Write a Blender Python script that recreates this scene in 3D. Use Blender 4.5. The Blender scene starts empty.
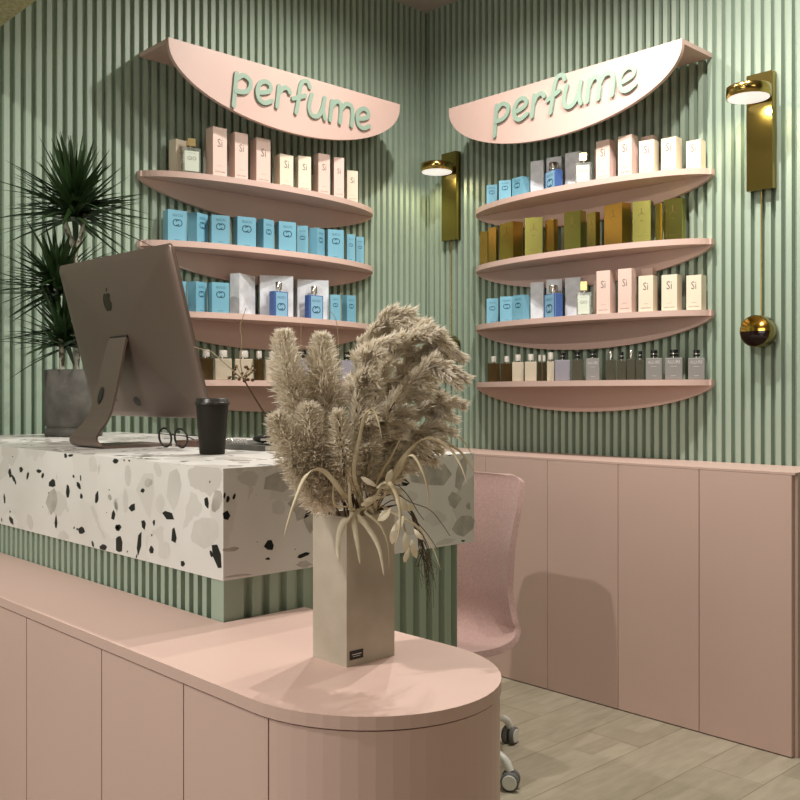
import bpy, bmesh, math, random
from mathutils import Vector, Matrix, noise
C = bpy.context.scene.collection
PI = math.pi
EYE = 1.25
# ------------------------------------------------------------------ measured camera
F = 949.0
TH = math.atan2(900, 949)
FW = Vector((math.sin(TH), math.cos(TH), 0)); RT = Vector((math.cos(TH), -math.sin(TH), 0))
def at(px, py, t):                       # a sight line of the survey camera, t metres deep
    d = FW + RT * ((px - 400) / F) + Vector((0, 0, -(py - 395) / F))
    return d * t + Vector((0, 0, EYE))
def hitX(px, py, X):
    d = at(px, py, 1) - Vector((0, 0, EYE)); return at(px, py, X / d.x)
def hitY(px, py, Y):
    d = at(px, py, 1) - Vector((0, 0, EYE)); return at(px, py, Y / d.y)

# ------------------------------------------------------------------ materials
def mat(name, col, rough=.5, metal=0., spec=.5, trans=0., ior=1.45, emit=None, estr=0., sheen=0., coat=0.):
    m = bpy.data.materials.new(name); m.use_nodes = True
    b = m.node_tree.nodes['Principled BSDF']
    b.inputs['Base Color'].default_value = (*col, 1)
    b.inputs['Roughness'].default_value = rough
    b.inputs['Metallic'].default_value = metal
    b.inputs['Specular IOR Level'].default_value = spec
    b.inputs['Transmission Weight'].default_value = trans
    b.inputs['IOR'].default_value = ior
    b.inputs['Sheen Weight'].default_value = sheen
    b.inputs['Coat Weight'].default_value = coat
    if emit: b.inputs['Emission Color'].default_value = (*emit, 1); b.inputs['Emission Strength'].default_value = estr
    return m
def N(m, t, **kw):
    n = m.node_tree.nodes.new(t)
    for k, v in kw.items():
        if k in n.inputs: n.inputs[k].default_value = v
        else: setattr(n, k, v)
    return n
def L(m, a, b): m.node_tree.links.new(a, b)
def vary(m, c1, c2, scale=6., lo=.35, hi=.65, bump=0., bscale=60., detail=4., stretch=(1, 1, 1), rough=None):
    """mottled two-colour noise over a surface, optional fine bump"""
    b = m.node_tree.nodes['Principled BSDF']
    tc = N(m, 'ShaderNodeTexCoord'); mp = N(m, 'ShaderNodeMapping'); mp.inputs['Scale'].default_value = stretch
    L(m, tc.outputs['Object'], mp.inputs['Vector'])
    nz = N(m, 'ShaderNodeTexNoise', Scale=scale, Detail=detail); L(m, mp.outputs[0], nz.inputs['Vector'])
    cr = N(m, 'ShaderNodeValToRGB'); e = cr.color_ramp.elements
    e[0].position = lo; e[0].color = (*c1, 1); e[1].position = hi; e[1].color = (*c2, 1)
    L(m, nz.outputs['Fac'], cr.inputs[0]); L(m, cr.outputs[0], b.inputs['Base Color'])
    if bump:
        n2 = N(m, 'ShaderNodeTexNoise', Scale=bscale, Detail=3.); L(m, mp.outputs[0], n2.inputs['Vector'])
        bp = N(m, 'ShaderNodeBump', Strength=bump, Distance=.002); L(m, n2.outputs['Fac'], bp.inputs['Height']); L(m, bp.outputs[0], b.inputs['Normal'])
    return m
M = {}
M['green'] = vary(mat('sage_paint', (.4, .5, .41), .45), (.315, .40, .318), (.34, .425, .34), 1.5)
M['pink'] = vary(mat('pink_lacquer', (.7, .45, .37), .42), (.595, .425, .372), (.625, .45, .395), 1.2)
M['pinkdark'] = mat('pink_seam', (.22, .10, .06), .7)
M['letter'] = mat('sage_letter', (.29, .40, .32), .5)
M['brass'] = mat('brass', (.52, .37, .11), .16, 1.)
M['brassdark'] = mat('brass_plate', (.33, .25, .075), .22, 1.)
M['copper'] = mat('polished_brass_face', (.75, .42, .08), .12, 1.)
M['blackgloss'] = mat('black_gloss', (.012, .004, .003), .12)
M['lampglow'] = mat('opal_diffuser', (.9, .9, .9), .4, emit=(1., .95, .93), estr=.66)
M['ceil'] = mat('ceiling_paint', (.42, .38, .33), .8)
M['plaster'] = mat('plain_plaster', (.20, .17, .13), .8)
M['soffit'] = vary(mat('textured_plaster', (.3, .27, .17), .85), (.28, .26, .13), (.50, .47, .27), 70., .3, .7, .6, 90.)
M['concrete'] = vary(mat('pale_concrete', (.5, .45, .38), .75), (.40, .355, .28), (.54, .48, .40), 11., .3, .72, .15, 90.)
M['potgrey'] = vary(mat('dark_cement', (.14, .14, .13), .85), (.055, .053, .047), (.13, .122, .108), 16., .3, .7, .5, 70.)
M['soil'] = mat('soil', (.03, .022, .015), .95)
M['bark'] = vary(mat('cane_bark', (.4, .38, .3), .8), (.13, .11, .07), (.52, .50, .42), 40., .42, .52, .5, 60.)
M['leaf'] = vary(mat('dracaena_leaf', (.03, .07, .02), .38), (.013, .034, .010), (.032, .066, .020), 9.)
M['alu'] = vary(mat('space_grey_aluminium', (.2, .17, .15), .42, .75), (.21, .155, .13), (.225, .17, .145), 2.)
M['logo'] = mat('polished_dark_logo', (.06, .045, .035), .2, .8)
M['black'] = mat('black_plastic', (.012, .011, .01), .4)
M['screen'] = mat('screen_glass', (.01, .01, .012), .08)
M['cup'] = mat('matt_black_paper', (.014, .0115, .008), .6, spec=.3)
M['lid'] = mat('black_lid', (.02, .018, .015), .35)
M['fabric'] = vary(mat('pink_upholstery', (.55, .3, .28), .9, sheen=.3), (.39, .245, .222), (.48, .31, .282), 130., .3, .7, .5, 400.)
M['whitemetal'] = mat('white_metal', (.72, .72, .68), .35)
M['rubber'] = mat('grey_rubber', (.14, .14, .14), .6)
M['straw'] = vary(mat('dried_blade', (.5, .4, .24), .6), (.50, .41, .25), (.76, .68, .50), 14.)
M['straw2'] = vary(mat('dried_leaf', (.6, .52, .33), .55), (.62, .55, .38), (.84, .78, .62), 24.)
M['plume'] = vary(mat('pampas', (.56, .48, .36), .85), (.80, .76, .67), (.94, .91, .85), 22.)
M['plume2'] = vary(mat('pampas_dark', (.42, .35, .26), .85), (.58, .51, .40), (.82, .76, .66), 30.)
for k_ in ('plume', 'plume2'):
    m_ = M[k_]; b_ = m_.node_tree.nodes['Principled BSDF']; o_ = m_.node_tree.nodes['Material Output']
    tr_ = N(m_, 'ShaderNodeBsdfTranslucent'); tr_.inputs[0].default_value = (.86, .79, .66, 1); mx_ = N(m_, 'ShaderNodeMixShader'); mx_.inputs[0].default_value = .45
    L(m_, b_.outputs[0], mx_.inputs[1]); L(m_, tr_.outputs[0], mx_.inputs[2]); L(m_, mx_.outputs[0], o_.inputs['Surface'])
M['stem'] = mat('dry_stem', (.12, .07, .035), .7)
M['stempale'] = mat('pale_stem', (.36, .28, .17), .7)
M['berry'] = mat('dry_berry', (.17, .095, .035), .5)
M['twig'] = mat('dark_twig', (.07, .045, .025), .8)
M['bsi'] = mat('blush_carton', (.74, .56, .49), .5)
M['bcream'] = mat('cream_carton', (.76, .67, .53), .5)
M['cyan'] = vary(mat('cyan_carton', (.13, .44, .56), .4), (.15, .365, .48), (.18, .41, .53), 4.)
M['silver'] = vary(mat('silver_carton', (.5, .54, .58), .35, .0), (.58, .62, .67), (.76, .80, .85), 22., .35, .65)
M['gold'] = mat('gold_foil', (.62, .42, .09), .22, 1.)
M['green_gold'] = mat('green_gold_foil', (.44, .41, .11), .24, 1.)
M['inkd'] = mat('dark_ink', (.20, .16, .15), .6)
M['inkb'] = mat('navy_ink', (.008, .06, .10), .5)
M['inkg'] = mat('gold_ink', (.14, .09, .02), .4)
M['inkw'] = mat('pale_ink', (.62, .60, .58), .5)
M['gclear'] = mat('clear_glass', (.80, .86, .80), .03, trans=.85)
M['gblue'] = mat('blue_glass', (.10, .20, .52), .05, trans=.45)
M['gamber'] = mat('amber_glass', (.12, .075, .03), .05, trans=.6)
M['gdark'] = mat('smoked_glass', (.16, .15, .11), .05, trans=.5)
M['gcream'] = mat('cream_glass', (.62, .54, .42), .12, trans=.15)
M['ggrey'] = mat('grey_lacquered_glass', (.27, .26, .25), .25)
M['glilac'] = mat('lilac_glass', (.40, .38, .44), .12, trans=.3)
M['liquid'] = mat('pale_juice_label', (.60, .66, .56), .35)
M['bluelabel'] = mat('blue_label', (.22, .42, .58), .3)
M['capsilver'] = mat('silver_cap', (.62, .60, .57), .2, 1.)
M['capgold'] = mat('gold_cap', (.62, .48, .22), .25, .9)
M['capwhite'] = mat('clear_cap', (.70, .66, .60), .15, trans=.3)
M['capblack'] = mat('black_cap', (.012, .012, .012), .2)
M['keys'] = mat('key_caps', (.55, .54, .52), .5)
M['paper'] = mat('paper', (.55, .52, .48), .7)
M['brown'] = mat('brown_cover', (.12, .07, .05), .5)
M['chipblack'] = mat('black_marble_chip', (.010, .010, .009), .3)
M['chipgrey'] = vary(mat('grey_marble_chip', (.40, .38, .34), .35), (.34, .325, .29), (.54, .52, .475), 30., .3, .7)
M['chippale'] = vary(mat('pale_marble_chip', (.52, .5, .46), .35), (.58, .565, .53), (.68, .665, .63), 12., .3, .7)
def terrazzo(name, layers):
    m = mat(name, (.7, .68, .63), .32); b = m.node_tree.nodes['Principled BSDF']
    tc = N(m, 'ShaderNodeTexCoord'); nz = N(m, 'ShaderNodeTexNoise', Scale=9., Detail=3.)
    L(m, tc.outputs['Object'], nz.inputs['Vector'])
    mx = N(m, 'ShaderNodeMix', data_type='RGBA'); mx.inputs[0].default_value = .08
    L(m, tc.outputs['Object'], mx.inputs[6]); L(m, nz.outputs['Color'], mx.inputs[7])
    col = None
    base = N(m, 'ShaderNodeValToRGB'); e = base.color_ramp.elements
    e[0].position = .3; e[0].color = (.68, .67, .635, 1); e[1].position = .7; e[1].color = (.78, .77, .745, 1)
    n3 = N(m, 'ShaderNodeTexNoise', Scale=5., Detail=2.); L(m, tc.outputs['Object'], n3.inputs['Vector']); L(m, n3.outputs['Fac'], base.inputs[0])
    col = base.outputs[0]
    for sc, thr, frac, c1, c2 in layers:
        v = N(m, 'ShaderNodeTexVoronoi', Scale=sc); L(m, mx.outputs[2], v.inputs['Vector'])
        vd = N(m, 'ShaderNodeTexVoronoi', Scale=sc, feature='DISTANCE_TO_EDGE'); L(m, mx.outputs[2], vd.inputs['Vector'])
        sp = N(m, 'ShaderNodeSeparateColor'); L(m, v.outputs['Color'], sp.inputs[0])
        a = N(m, 'ShaderNodeMath', operation='GREATER_THAN'); a.inputs[1].default_value = frac; L(m, sp.outputs[0], a.inputs[0])
        d = N(m, 'ShaderNodeMath', operation='GREATER_THAN'); d.inputs[1].default_value = thr; L(m, vd.outputs['Distance'], d.inputs[0])
        mu = N(m, 'ShaderNodeMath', operation='MULTIPLY'); L(m, a.outputs[0], mu.inputs[0]); L(m, d.outputs[0], mu.inputs[1])
        cm = N(m, 'ShaderNodeMix', data_type='RGBA'); cm.inputs[6].default_value = (*c1, 1); cm.inputs[7].default_value = (*c2, 1); L(m, sp.outputs[1], cm.inputs[0])
        o = N(m, 'ShaderNodeMix', data_type='RGBA'); L(m, mu.outputs[0], o.inputs[0]); L(m, col, o.inputs[6]); L(m, cm.outputs[2], o.inputs[7])
        col = o.outputs[2]
    L(m, col, b.inputs['Base Color'])
    return m
M['terrazzo'] = terrazzo('terrazzo_face', ((10., .04, .55, (.60, .58, .54), (.74, .73, .70)),))
M['terrazzo_top'] = terrazzo('terrazzo_top', ((11., .05, .62, (.50, .48, .44), (.70, .68, .65)), (15., .06, .86, (.34, .33, .30), (.48, .47, .44)), (42., .10, .91, (.012, .012, .01), (.03, .03, .03))))
def floor_mat():
    m = mat('greige_planks', (.4, .36, .28), .5); b = m.node_tree.nodes['Principled BSDF']
    tc = N(m, 'ShaderNodeTexCoord'); mp = N(m, 'ShaderNodeMapping'); mp.inputs['Location'].default_value = (.35, -.055, 0)
    L(m, tc.outputs['Object'], mp.inputs['Vector'])
    def brick(w, h, mort, c1, c2, cm, off=.5):
        k = N(m, 'ShaderNodeTexBrick', offset=off)
        k.inputs['Scale'].default_value = 1.; k.inputs['Brick Width'].default_value = w; k.inputs['Row Height'].default_value = h
        k.inputs['Mortar Size'].default_value = mort; k.inputs['Mortar Smooth'].default_value = .1; k.inputs['Bias'].default_value = 0.
        k.inputs['Color1'].default_value = (*c1, 1); k.inputs['Color2'].default_value = (*c2, 1); k.inputs['Mortar'].default_value = (*cm, 1)
        L(m, mp.outputs[0], k.inputs['Vector']); return k
    k1 = brick(1.25, .225, .0016, (1, 1, 1), (.93, .93, .93), (.55, .5, .42), .37)
    k2 = brick(.31, .075, .0004, (.47, .42, .325), (.37, .325, .245), (.34, .30, .22), .43)
    nz = N(m, 'ShaderNodeTexNoise', Scale=9., Detail=5.); mp2 = N(m, 'ShaderNodeMapping'); mp2.inputs['Scale'].default_value = (1, 4, 1)
    L(m, tc.outputs['Object'], mp2.inputs[0]); L(m, mp2.outputs[0], nz.inputs['Vector'])
    cr = N(m, 'ShaderNodeValToRGB'); cr.color_ramp.elements[0].color = (.82, .82, .80, 1); cr.color_ramp.elements[0].position = .3; cr.color_ramp.elements[1].position = .7
    L(m, nz.outputs['Fac'], cr.inputs[0])
    a = N(m, 'ShaderNodeMix', data_type='RGBA', blend_type='MULTIPLY'); a.inputs[0].default_value = 1.; L(m, k1.outputs[0], a.inputs[6]); L(m, k2.outputs[0], a.inputs[7])
    c = N(m, 'ShaderNodeMix', data_type='RGBA', blend_type='MULTIPLY'); c.inputs[0].default_value = 1.; L(m, a.outputs[2], c.inputs[6]); L(m, cr.outputs[0], c.inputs[7])
    L(m, c.outputs[2], b.inputs['Base Color'])
    return m
M['floor'] = floor_mat()

# ------------------------------------------------------------------ mesh helper
class MB:
    def __init__(s): s.v = []; s.f = []; s.m = []; s.sm = []
    def add(s, vs, fs, mi=0, smooth=False):
        o = len(s.v); s.v += [Vector(p) for p in vs]
        for f in fs: s.f.append([i + o for i in f]); s.m.append(mi); s.sm.append(smooth)
        return s
    def box(s, a, b, mi=0, X=None):
        x0, y0, z0 = a; x1, y1, z1 = b
        vs = [Vector(p) for p in ((x0, y0, z0), (x1, y0, z0), (x1, y1, z0), (x0, y1, z0), (x0, y0, z1), (x1, y0, z1), (x1, y1, z1), (x0, y1, z1))]
        if X: vs = [X @ p for p in vs]
        return s.add(vs, [(0, 3, 2, 1), (4, 5, 6, 7), (0, 1, 5, 4), (1, 2, 6, 5), (2, 3, 7, 6), (3, 0, 4, 7)], mi)
    def prism(s, poly, z0, z1, mi=0, fn=None, smooth=False):
        """poly: CCW 2-D outline; fn maps (x,y,z) -> 3-D"""
        fn = fn or (lambda x, y, z: (x, y, z)); n = len(poly)
        s.add([fn(x, y, z0) for x, y in poly] + [fn(x, y, z1) for x, y in poly],
              [tuple(range(n))[::-1], tuple(range(n, 2 * n))], mi)
        vs = [fn(x, y, z0) for x, y in poly] + [fn(x, y, z1) for x, y in poly]
        return s.add(vs, [(i, (i + 1) % n, (i + 1) % n + n, i + n) for i in range(n)], mi, smooth)
    def lathe(s, prof, c=(0, 0, 0), n=24, mi=0, smooth=True, X=None, cap=True):
        c = Vector(c); vs = []
        for r, z in prof:
            for k in range(n):
                a = 2 * PI * k / n; p = c + Vector((r * math.cos(a), r * math.sin(a), z)); vs.append(X @ p if X else p)
        fs = [(j * n + k, j * n + (k + 1) % n, (j + 1) * n + (k + 1) % n, (j + 1) * n + k) for j in range(len(prof) - 1) for k in range(n)]
        s.add(vs, fs, mi, smooth)
        if cap:
            s.add(vs[:n], [tuple(range(n))[::-1]], mi); s.add(vs[-n:], [tuple(range(n))], mi)
        return s
    def tube(s, pts, rad, n=6, mi=0, cap=True):
        pts = [Vector(p) for p in pts]; k = len(pts)
        rads = rad if isinstance(rad, (list, tuple)) else [rad] * k
        vs = []; up = Vector((0, 0, 1))
        d0 = (pts[1] - pts[0]).normalized(); a = d0.orthogonal().normalized()
        for i, p in enumerate(pts):
            d = (pts[min(i + 1, k - 1)] - pts[max(i - 1, 0)]).normalized()
            a = (a - d * a.dot(d)); a = a.normalized() if a.length > 1e-6 else d.orthogonal().normalized(); b = d.cross(a)
            for j in range(n):
                t = 2 * PI * j / n; vs.append(p + (a * math.cos(t) + b * math.sin(t)) * rads[i])
        s.add(vs, [(i * n + j, i * n + (j + 1) % n, (i + 1) * n + (j + 1) % n, (i + 1) * n + j) for i in range(k - 1) for j in range(n)], mi, True)
        if cap: s.add(vs[:n], [tuple(range(n))[::-1]], mi); s.add(vs[-n:], [tuple(range(n))], mi)
        return s
    def blade(s, pts, w, side, mi=0, fold=.0):
        """flat tapering blade along pts, half-width w(t)"""
        k = len(pts); vs = []
        for i, p in enumerate(pts):
            t = i / (k - 1); ww = w(t); p = Vector(p)
            d = (Vector(pts[min(i + 1, k - 1)]) - Vector(pts[max(i - 1, 0)])).normalized()
            sd = (side - d * side.dot(d)).normalized(); nn = sd.cross(d)
            vs += [p - sd * ww + nn * ww * fold, p, p + sd * ww + nn * ww * fold] if fold else [p - sd * ww, p + sd * ww]
        q = 3 if fold else 2
        fs = []
        for i in range(k - 1):
            for j in range(q - 1): fs.append((i * q + j, i * q + j + 1, (i + 1) * q + j + 1, (i + 1) * q + j))
        return s.add(vs, fs, mi, True)
    def mesh(s, name, mats, origin=(0, 0, 0)):
        me = bpy.data.meshes.new(name); o = Vector(origin)
        me.from_pydata([p - o for p in s.v], [], s.f)
        for m in mats: me.materials.append(M[m] if isinstance(m, str) else m)
        me.polygons.foreach_set('material_index', s.m); me.polygons.foreach_set('use_smooth', s.sm); me.update(); return me
    def build(s, name, mats, parent=None, origin=(0, 0, 0)):
        if not isinstance(mats, (list, tuple)): mats = [mats]
        ob = bpy.data.objects.new(name, s.mesh(name, mats, origin)); C.objects.link(ob)
        if parent: ob.parent = parent                      # coordinates are the parent's
        else: ob.location = origin
        return ob
def bevel(o, w=.002, seg=2):
    b = o.modifiers.new('bevel', 'BEVEL'); b.width = w; b.segments = seg; b.limit_method = 'ANGLE'; b.angle_limit = .6; return o
def tag(o, label, cat, group=None):
    o['label'] = label; o['category'] = cat
    if group: o['group'] = group
    return o
def struct(o): o['kind'] = 'structure'; return o
def thing(name, label, cat, loc=(0, 0, 0), rz=0., group=None):
    o = bpy.data.objects.new(name, None); C.objects.link(o); o.empty_display_size = .05
    o.location = loc; o.rotation_euler = (0, 0, rz); return tag(o, label, cat, group)
def smoothpath(P, k=6):
    P = [Vector(p) for p in P]; out = []
    for i in range(len(P) - 1):
        a = P[max(i - 1, 0)]; b = P[i]; c = P[i + 1]; d = P[min(i + 2, len(P) - 1)]
        for j in range(k):
            t = j / k; out.append(.5 * ((2 * b) + (c - a) * t + (2 * a - 5 * b + 4 * c - d) * t * t + (3 * b - a - 3 * c + d) * t ** 3))
    out.append(P[-1]); return out
_tc = {}
def text_geo(txt):
    """flat glyph triangles of a short text, centred, unit height"""
    if txt in _tc: return _tc[txt]
    cu = bpy.data.curves.new('t', 'FONT'); cu.body = txt; cu.resolution_u = 2; cu.align_x = 'CENTER'
    ob = bpy.data.objects.new('t', cu); C.objects.link(ob); dg = bpy.context.evaluated_depsgraph_get()
    me = bpy.data.meshes.new_from_object(ob.evaluated_get(dg)); vs = [v.co.copy() for v in me.vertices]; fs = [tuple(p.vertices) for p in me.polygons]
    bpy.data.objects.remove(ob); bpy.data.curves.remove(cu); bpy.data.meshes.remove(me)
    w = max(v.x for v in vs) - min(v.x for v in vs)
    _tc[txt] = (vs, fs, w); return _tc[txt]
def put_text(mb, txt, cx, z, width, y, mi, hscale=1.):
    vs, fs, w = text_geo(txt); k = width / w
    mb.add([(cx + v.x * k, y, z + v.y * k * hscale) for v in vs], fs, mi)
def put_line(mb, cx, z, width, y, mi, th=.0008):
    mb.add([(cx - width / 2, y, z), (cx + width / 2, y, z), (cx + width / 2, y, z + th), (cx - width / 2, y, z + th)], [(0, 1, 2, 3)], mi)
def ring(mb, cx, z, r, th, y, mi, a0=0., a1=2 * PI, sx=1.):
    n = 16; vs = []
    for i in range(n + 1):
        a = a0 + (a1 - a0) * i / n
        for q in (r - th, r): vs.append((cx + math.cos(a) * q * sx, y, z + math.sin(a) * q))
    mb.add(vs, [(2 * i, 2 * i + 1, 2 * i + 3, 2 * i + 2) for i in range(n)], mi)

# ------------------------------------------------------------------ the room
XR, YL, ZC = 3.53, 3.52, EYE + 2.008
RX0, RY0 = -2.3, -2.3
def slats(mb, axis, a0, a1, pos, z0, z1, pitch=.04, depth=.014, face=.5, sgn=1, slope=.08):
    """corrugated sheet: strips running up, spread along x or y, raised faces at pos"""
    n = int(round((a1 - a0) / pitch)); prof = []
    for i in range(n):
        b = a0 + i * pitch
        prof += [(b, 0), (b + pitch * face, 0), (b + pitch * (face + slope), depth), (b + pitch * (1 - slope), depth)]
    prof.append((a0 + n * pitch, 0))
    vs = []
    for a, d in prof:
        for z in (z0, z1): vs.append((a, pos + sgn * d, z) if axis == 'x' else (pos + sgn * d, a, z))
    mb.add(vs, [(2 * i, 2 * i + 2, 2 * i + 3, 2 * i + 1) for i in range(len(prof) - 1)])
w = MB(); slats(w, 'x', RX0, XR + .02, YL, 0, ZC, .04, .020, .50, 1, .04); w.box((RX0, YL + .03, 0), (XR + .1, YL + .1, ZC))
struct(w.build('wall_left', 'green'))
w = MB(); slats(w, 'y', RY0, YL, XR, 0, ZC, .0404, .026, .50, 1, .05); w.box((XR + .03, RY0, 0), (XR + .1, YL + .014, ZC))
struct(w.build('wall_right', 'green'))
struct(MB().box((RX0 - .1, RY0 - .1, -.1), (XR + .1, YL + .1, 0)).build('floor', 'floor'))
struct(MB().box((RX0 - .1, RY0 - .1, ZC), (XR + .1, YL + .1, ZC + .1)).build('ceiling', 'ceil'))
struct(MB().box((RX0 - .1, RY0 - .1, 0), (RX0, YL + .1, ZC)).build('wall_back', 'plaster'))
struct(MB().box((RX0, RY0 - .1, 0), (XR + .1, RY0, ZC)).build('wall_front', 'plaster'))
struct(MB().box((1.06, 2.66, EYE + 1.25), (1.232, YL, ZC)).build('trim_1', 'soffit'))

# ------------------------------------------------------------------ low storage cabinets under the right wall
CT = EYE - .267
joints = [1.440, 1.787, 2.138, 2.488, 2.838, 3.188, 3.505]
cab_lab = ['pink cabinet unit at the free right-hand end of the low storage run',
           'pink cabinet unit second from the right-hand end of the storage run',
           'pink cabinet unit third from the right end, under the middle of the shelves',
           'pink cabinet unit beside the chair, holding the darkest part of the chair shadow',
           'pink cabinet unit directly behind the upholstered chair back',
           'pink cabinet unit in the wall corner, hidden behind desk and plumes']
for i in range(6):
    y0, y1 = joints[i], joints[i + 1]
    t = thing('storage_cabinet', cab_lab[i], 'cabinet', (3.38, (y0 + y1) / 2, 0), 0, 'low pink cabinets along the right wall')
    hw = (y1 - y0) / 2
    MB().box((-.138, -hw + .001, 0.0), (.135, hw - .001, CT - .009)).build('body', 'pinkdark' if i else 'pink', t)
    bevel(MB().box((-.16, -hw + (.0012 if i else 0), .004), (-.141, hw - .0012, CT - .0085)).build('door', 'pink', t), .0008, 1)
    if i == 0: MB().box((-.1385, -hw - .012, 0), (.142, -hw, CT - .0085)).build('end_panel', 'pink', t)
tag(MB().box((3.2195, 1.428, CT - .008), (3.529, 3.505, CT)).build('cabinet_top', 'pink'), 'long narrow pink top board running over all the low cabinets along the green wall', 'worktop')

# ------------------------------------------------------------------ reception desk
DT = EYE - .14; DB = EYE - .3537
desk = thing('reception_desk', 'reception desk with thick black and white terrazzo block on a fluted green base', 'desk', (1.35, 2.4, 0))
o_ = Vector((1.35, 2.4, 0))
DX0, DX1, DY0, DY1 = .997, 1.706, 1.539, 3.36
w = MB(); w.box((DX0, DY0, DB), (DX1, DY1, DT), 0); w.m[1] = 4
rnd = random.Random(4)
def chip(mb, fn, px, py, wd, ht, ang, mi, lift=.0004, n=None, jag=.25):
    """a stone chip set flush in a face; outline given at the surveyed spot"""
    n = n or rnd.choice((5, 6, 7)); pts = []
    if mi == 1: wd *= 1.28; ht *= 1.18
    for k in range(n):
        a = 2 * PI * k / n + rnd.uniform(-.25, .25); r = 1 + rnd.uniform(-jag, jag * .5)
        x = math.cos(a) * wd / 2 * r; y = math.sin(a) * ht / 2 * r
        pts.append((px + x * math.cos(ang) - y * math.sin(ang), py + x * math.sin(ang) + y * math.cos(ang)))
    P = [fn(*p) for p in pts]
    P = [Vector((p.x, p.y, min(max(p.z, DB + .001), DT - .001))) for p in P]
    mb.add(P, [tuple(range(len(P)))], mi)
fx = lambda a, b: hitX(a, b, DX0 - .0004)
fy = lambda a, b: hitY(a, b, DY0 - .0004)
fx2 = lambda a, b: hitX(a, b, DX0 - .0002)
fy2 = lambda a, b: hitY(a, b, DY0 - .0002)
A6 = [(130,183,20,35,0),(62,205,16,60,-.15),(85,240,14,50,-.5),(170,220,12,50,.2),(240,192,28,24,0),(263,215,16,34,.2),(322,268,32,52,.4),(417,320,22,78,0),(27,360,11,70,-.1),(70,495,20,58,-.4),(403,97,18,32,0),(434,94,26,14,-.2),(452,223,10,18,0),(495,232,7,32,0),(486,282,20,54,-.4),(500,345,14,32,0),(596,355,18,72,.05),(710,128,34,28,0),(697,462,24,60,0),(343,505,16,76,0),(503,556,36,42,.2),(475,548,11,13,0),(455,540,8,16,.3),(570,640,12,40,-.3),(633,660,38,36,0),(722,540,26,34,0),(78,102,7,7,0),(62,440,6,14,0),(10,490,5,26,0),(672,306,6,8,0),(262,411,5,6,0),(655,446,5,5,0),(300,325,6,8,0),(95,265,7,14,0)]
for x, y, a, b, g in A6: chip(w, fx, x / 6.15, 440 + y / 6.15, a / 6.15, b / 6.15, g, 1)
A7 = [(102,110,12,10,0),(75,108,7,9,0),(175,270,20,24,0),(118,360,28,40,.5),(42,466,28,32,0),(48,555,28,92,0),(180,452,22,60,-.1),(155,550,20,112,.12),(234,442,11,34,0),(222,586,22,40,0),(310,402,68,34,.65),(342,512,26,90,0),(516,335,20,60,-.1),(388,658,22,32,0),(572,625,36,140,-.25),(540,608,12,34,-.3),(532,222,6,14,0),(92,595,6,10,0),(142,620,6,26,.2),(222,507,6,12,0)]
for x, y, a, b, g in A7: chip(w, fx, 110 + x * .1875, 440 + y * .1875, a * .1875, b * .1875, g, 1)
A8 = [(25,278,10,34,.1),(43,298,16,40,.2),(78,285,13,38,.4),(36,392,38,50,0),(273,553,46,48,0),(264,628,24,14,0),(463,606,72,22,-.35),(206,535,5,6,0),(415,575,6,5,0)]
for x, y, a, b, g in A8: chip(w, fy, 220 + x * .1812, 445 + y * .1812, a * .1812, b * .1812, g, 1)
for x, y, a, b, g in [(210,325,66,50,-.1),(490,155,16,7,0),(572,682,20,10,0)]: chip(w, fy, 370 + x / 6.155, 430 + y / 6.155, a / 6.155, b / 6.155, g, 1)
for x, y, a, b, g in [(25,170,60,160,.3),(320,375,76,170,.15),(390,588,76,60,0),(185,500,36,110,-.15),(572,155,56,110,0),(675,352,22,44,-.3),(215,95,30,80,0),(715,390,22,90,-.1)]:
    chip(w, fx2, x / 6.15, 440 + y / 6.15, a / 6.15, b / 6.15, g, 2 if b < 175 and x in (320, 675) else 3, n=8)
for x, y, a, b, g in [(205,228,44,52,.5),(95,190,40,120,0),(30,350,22,80,-.2),(82,325,32,130,0),(268,340,50,110,.1),(340,260,80,220,0),(255,160,40,90,-.3),(505,490,150,180,.3),(570,325,60,130,.2),(290,590,70,110,0)]:
    chip(w, fx2, 110 + x * .1875, 440 + y * .1875, a * .1875, b * .1875, g, 2 if x in (205, 570) else 3, n=9, jag=.15)
for x, y, a, b, g, k in [(335,195,200,130,-.1,2),(450,320,130,190,.3,2),(495,420,90,130,0,2),(145,185,120,110,0,3),(325,350,80,110,0,3),(465,658,100,40,0,2),(60,575,90,26,-.1,2),(110,720,170,14,-.1,2)]:
    chip(w, fy2, 220 + x * .1812, 445 + y * .1812, a * .1812, b * .1812, g, k, n=9, jag=.38)
for x, y, a, b, g, k in [(385,265,270,190,.1,2),(265,405,84,70,.3,3),(560,260,90,210,.1,2),(515,425,90,110,0,2),(575,590,120,150,.5,2),(400,540,150,120,.3,3),(605,468,30,50,0,2),(460,690,160,40,-.2,3),(230,600,110,110,0,3)]:
    chip(w, fy2, 370 + x / 6.155, 430 + y / 6.155, a / 6.155, b / 6.155, g, k, n=8, jag=.34)
w.v = [p - o_ for p in w.v]
w.build('worktop', ['terrazzo', 'chipblack', 'chipgrey', 'chippale', 'terrazzo_top'], desk)
w = MB()
slats(w, 'y', DY0 + .03, DY1 - .03, DX0 + .002, 0, DB - .0005, .0322, .014, .48, 1, .03)
slats(w, 'x', DX0 + .0275, 1.65, DY0 + .002, 0, DB - .0005, .0416, .016, .48, 1, .12)
w.box((DX0 + .002, DY0 + .002, 0), (DX0 + .0275, DY0 + .03, DB - .0005))
w.box((DX0 + .03, DY0 + .03, 0), (1.650, DY1 - .04, DB - .0005))
w.v = [p - o_ for p in w.v]
w.build('base', 'green', desk)

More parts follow.
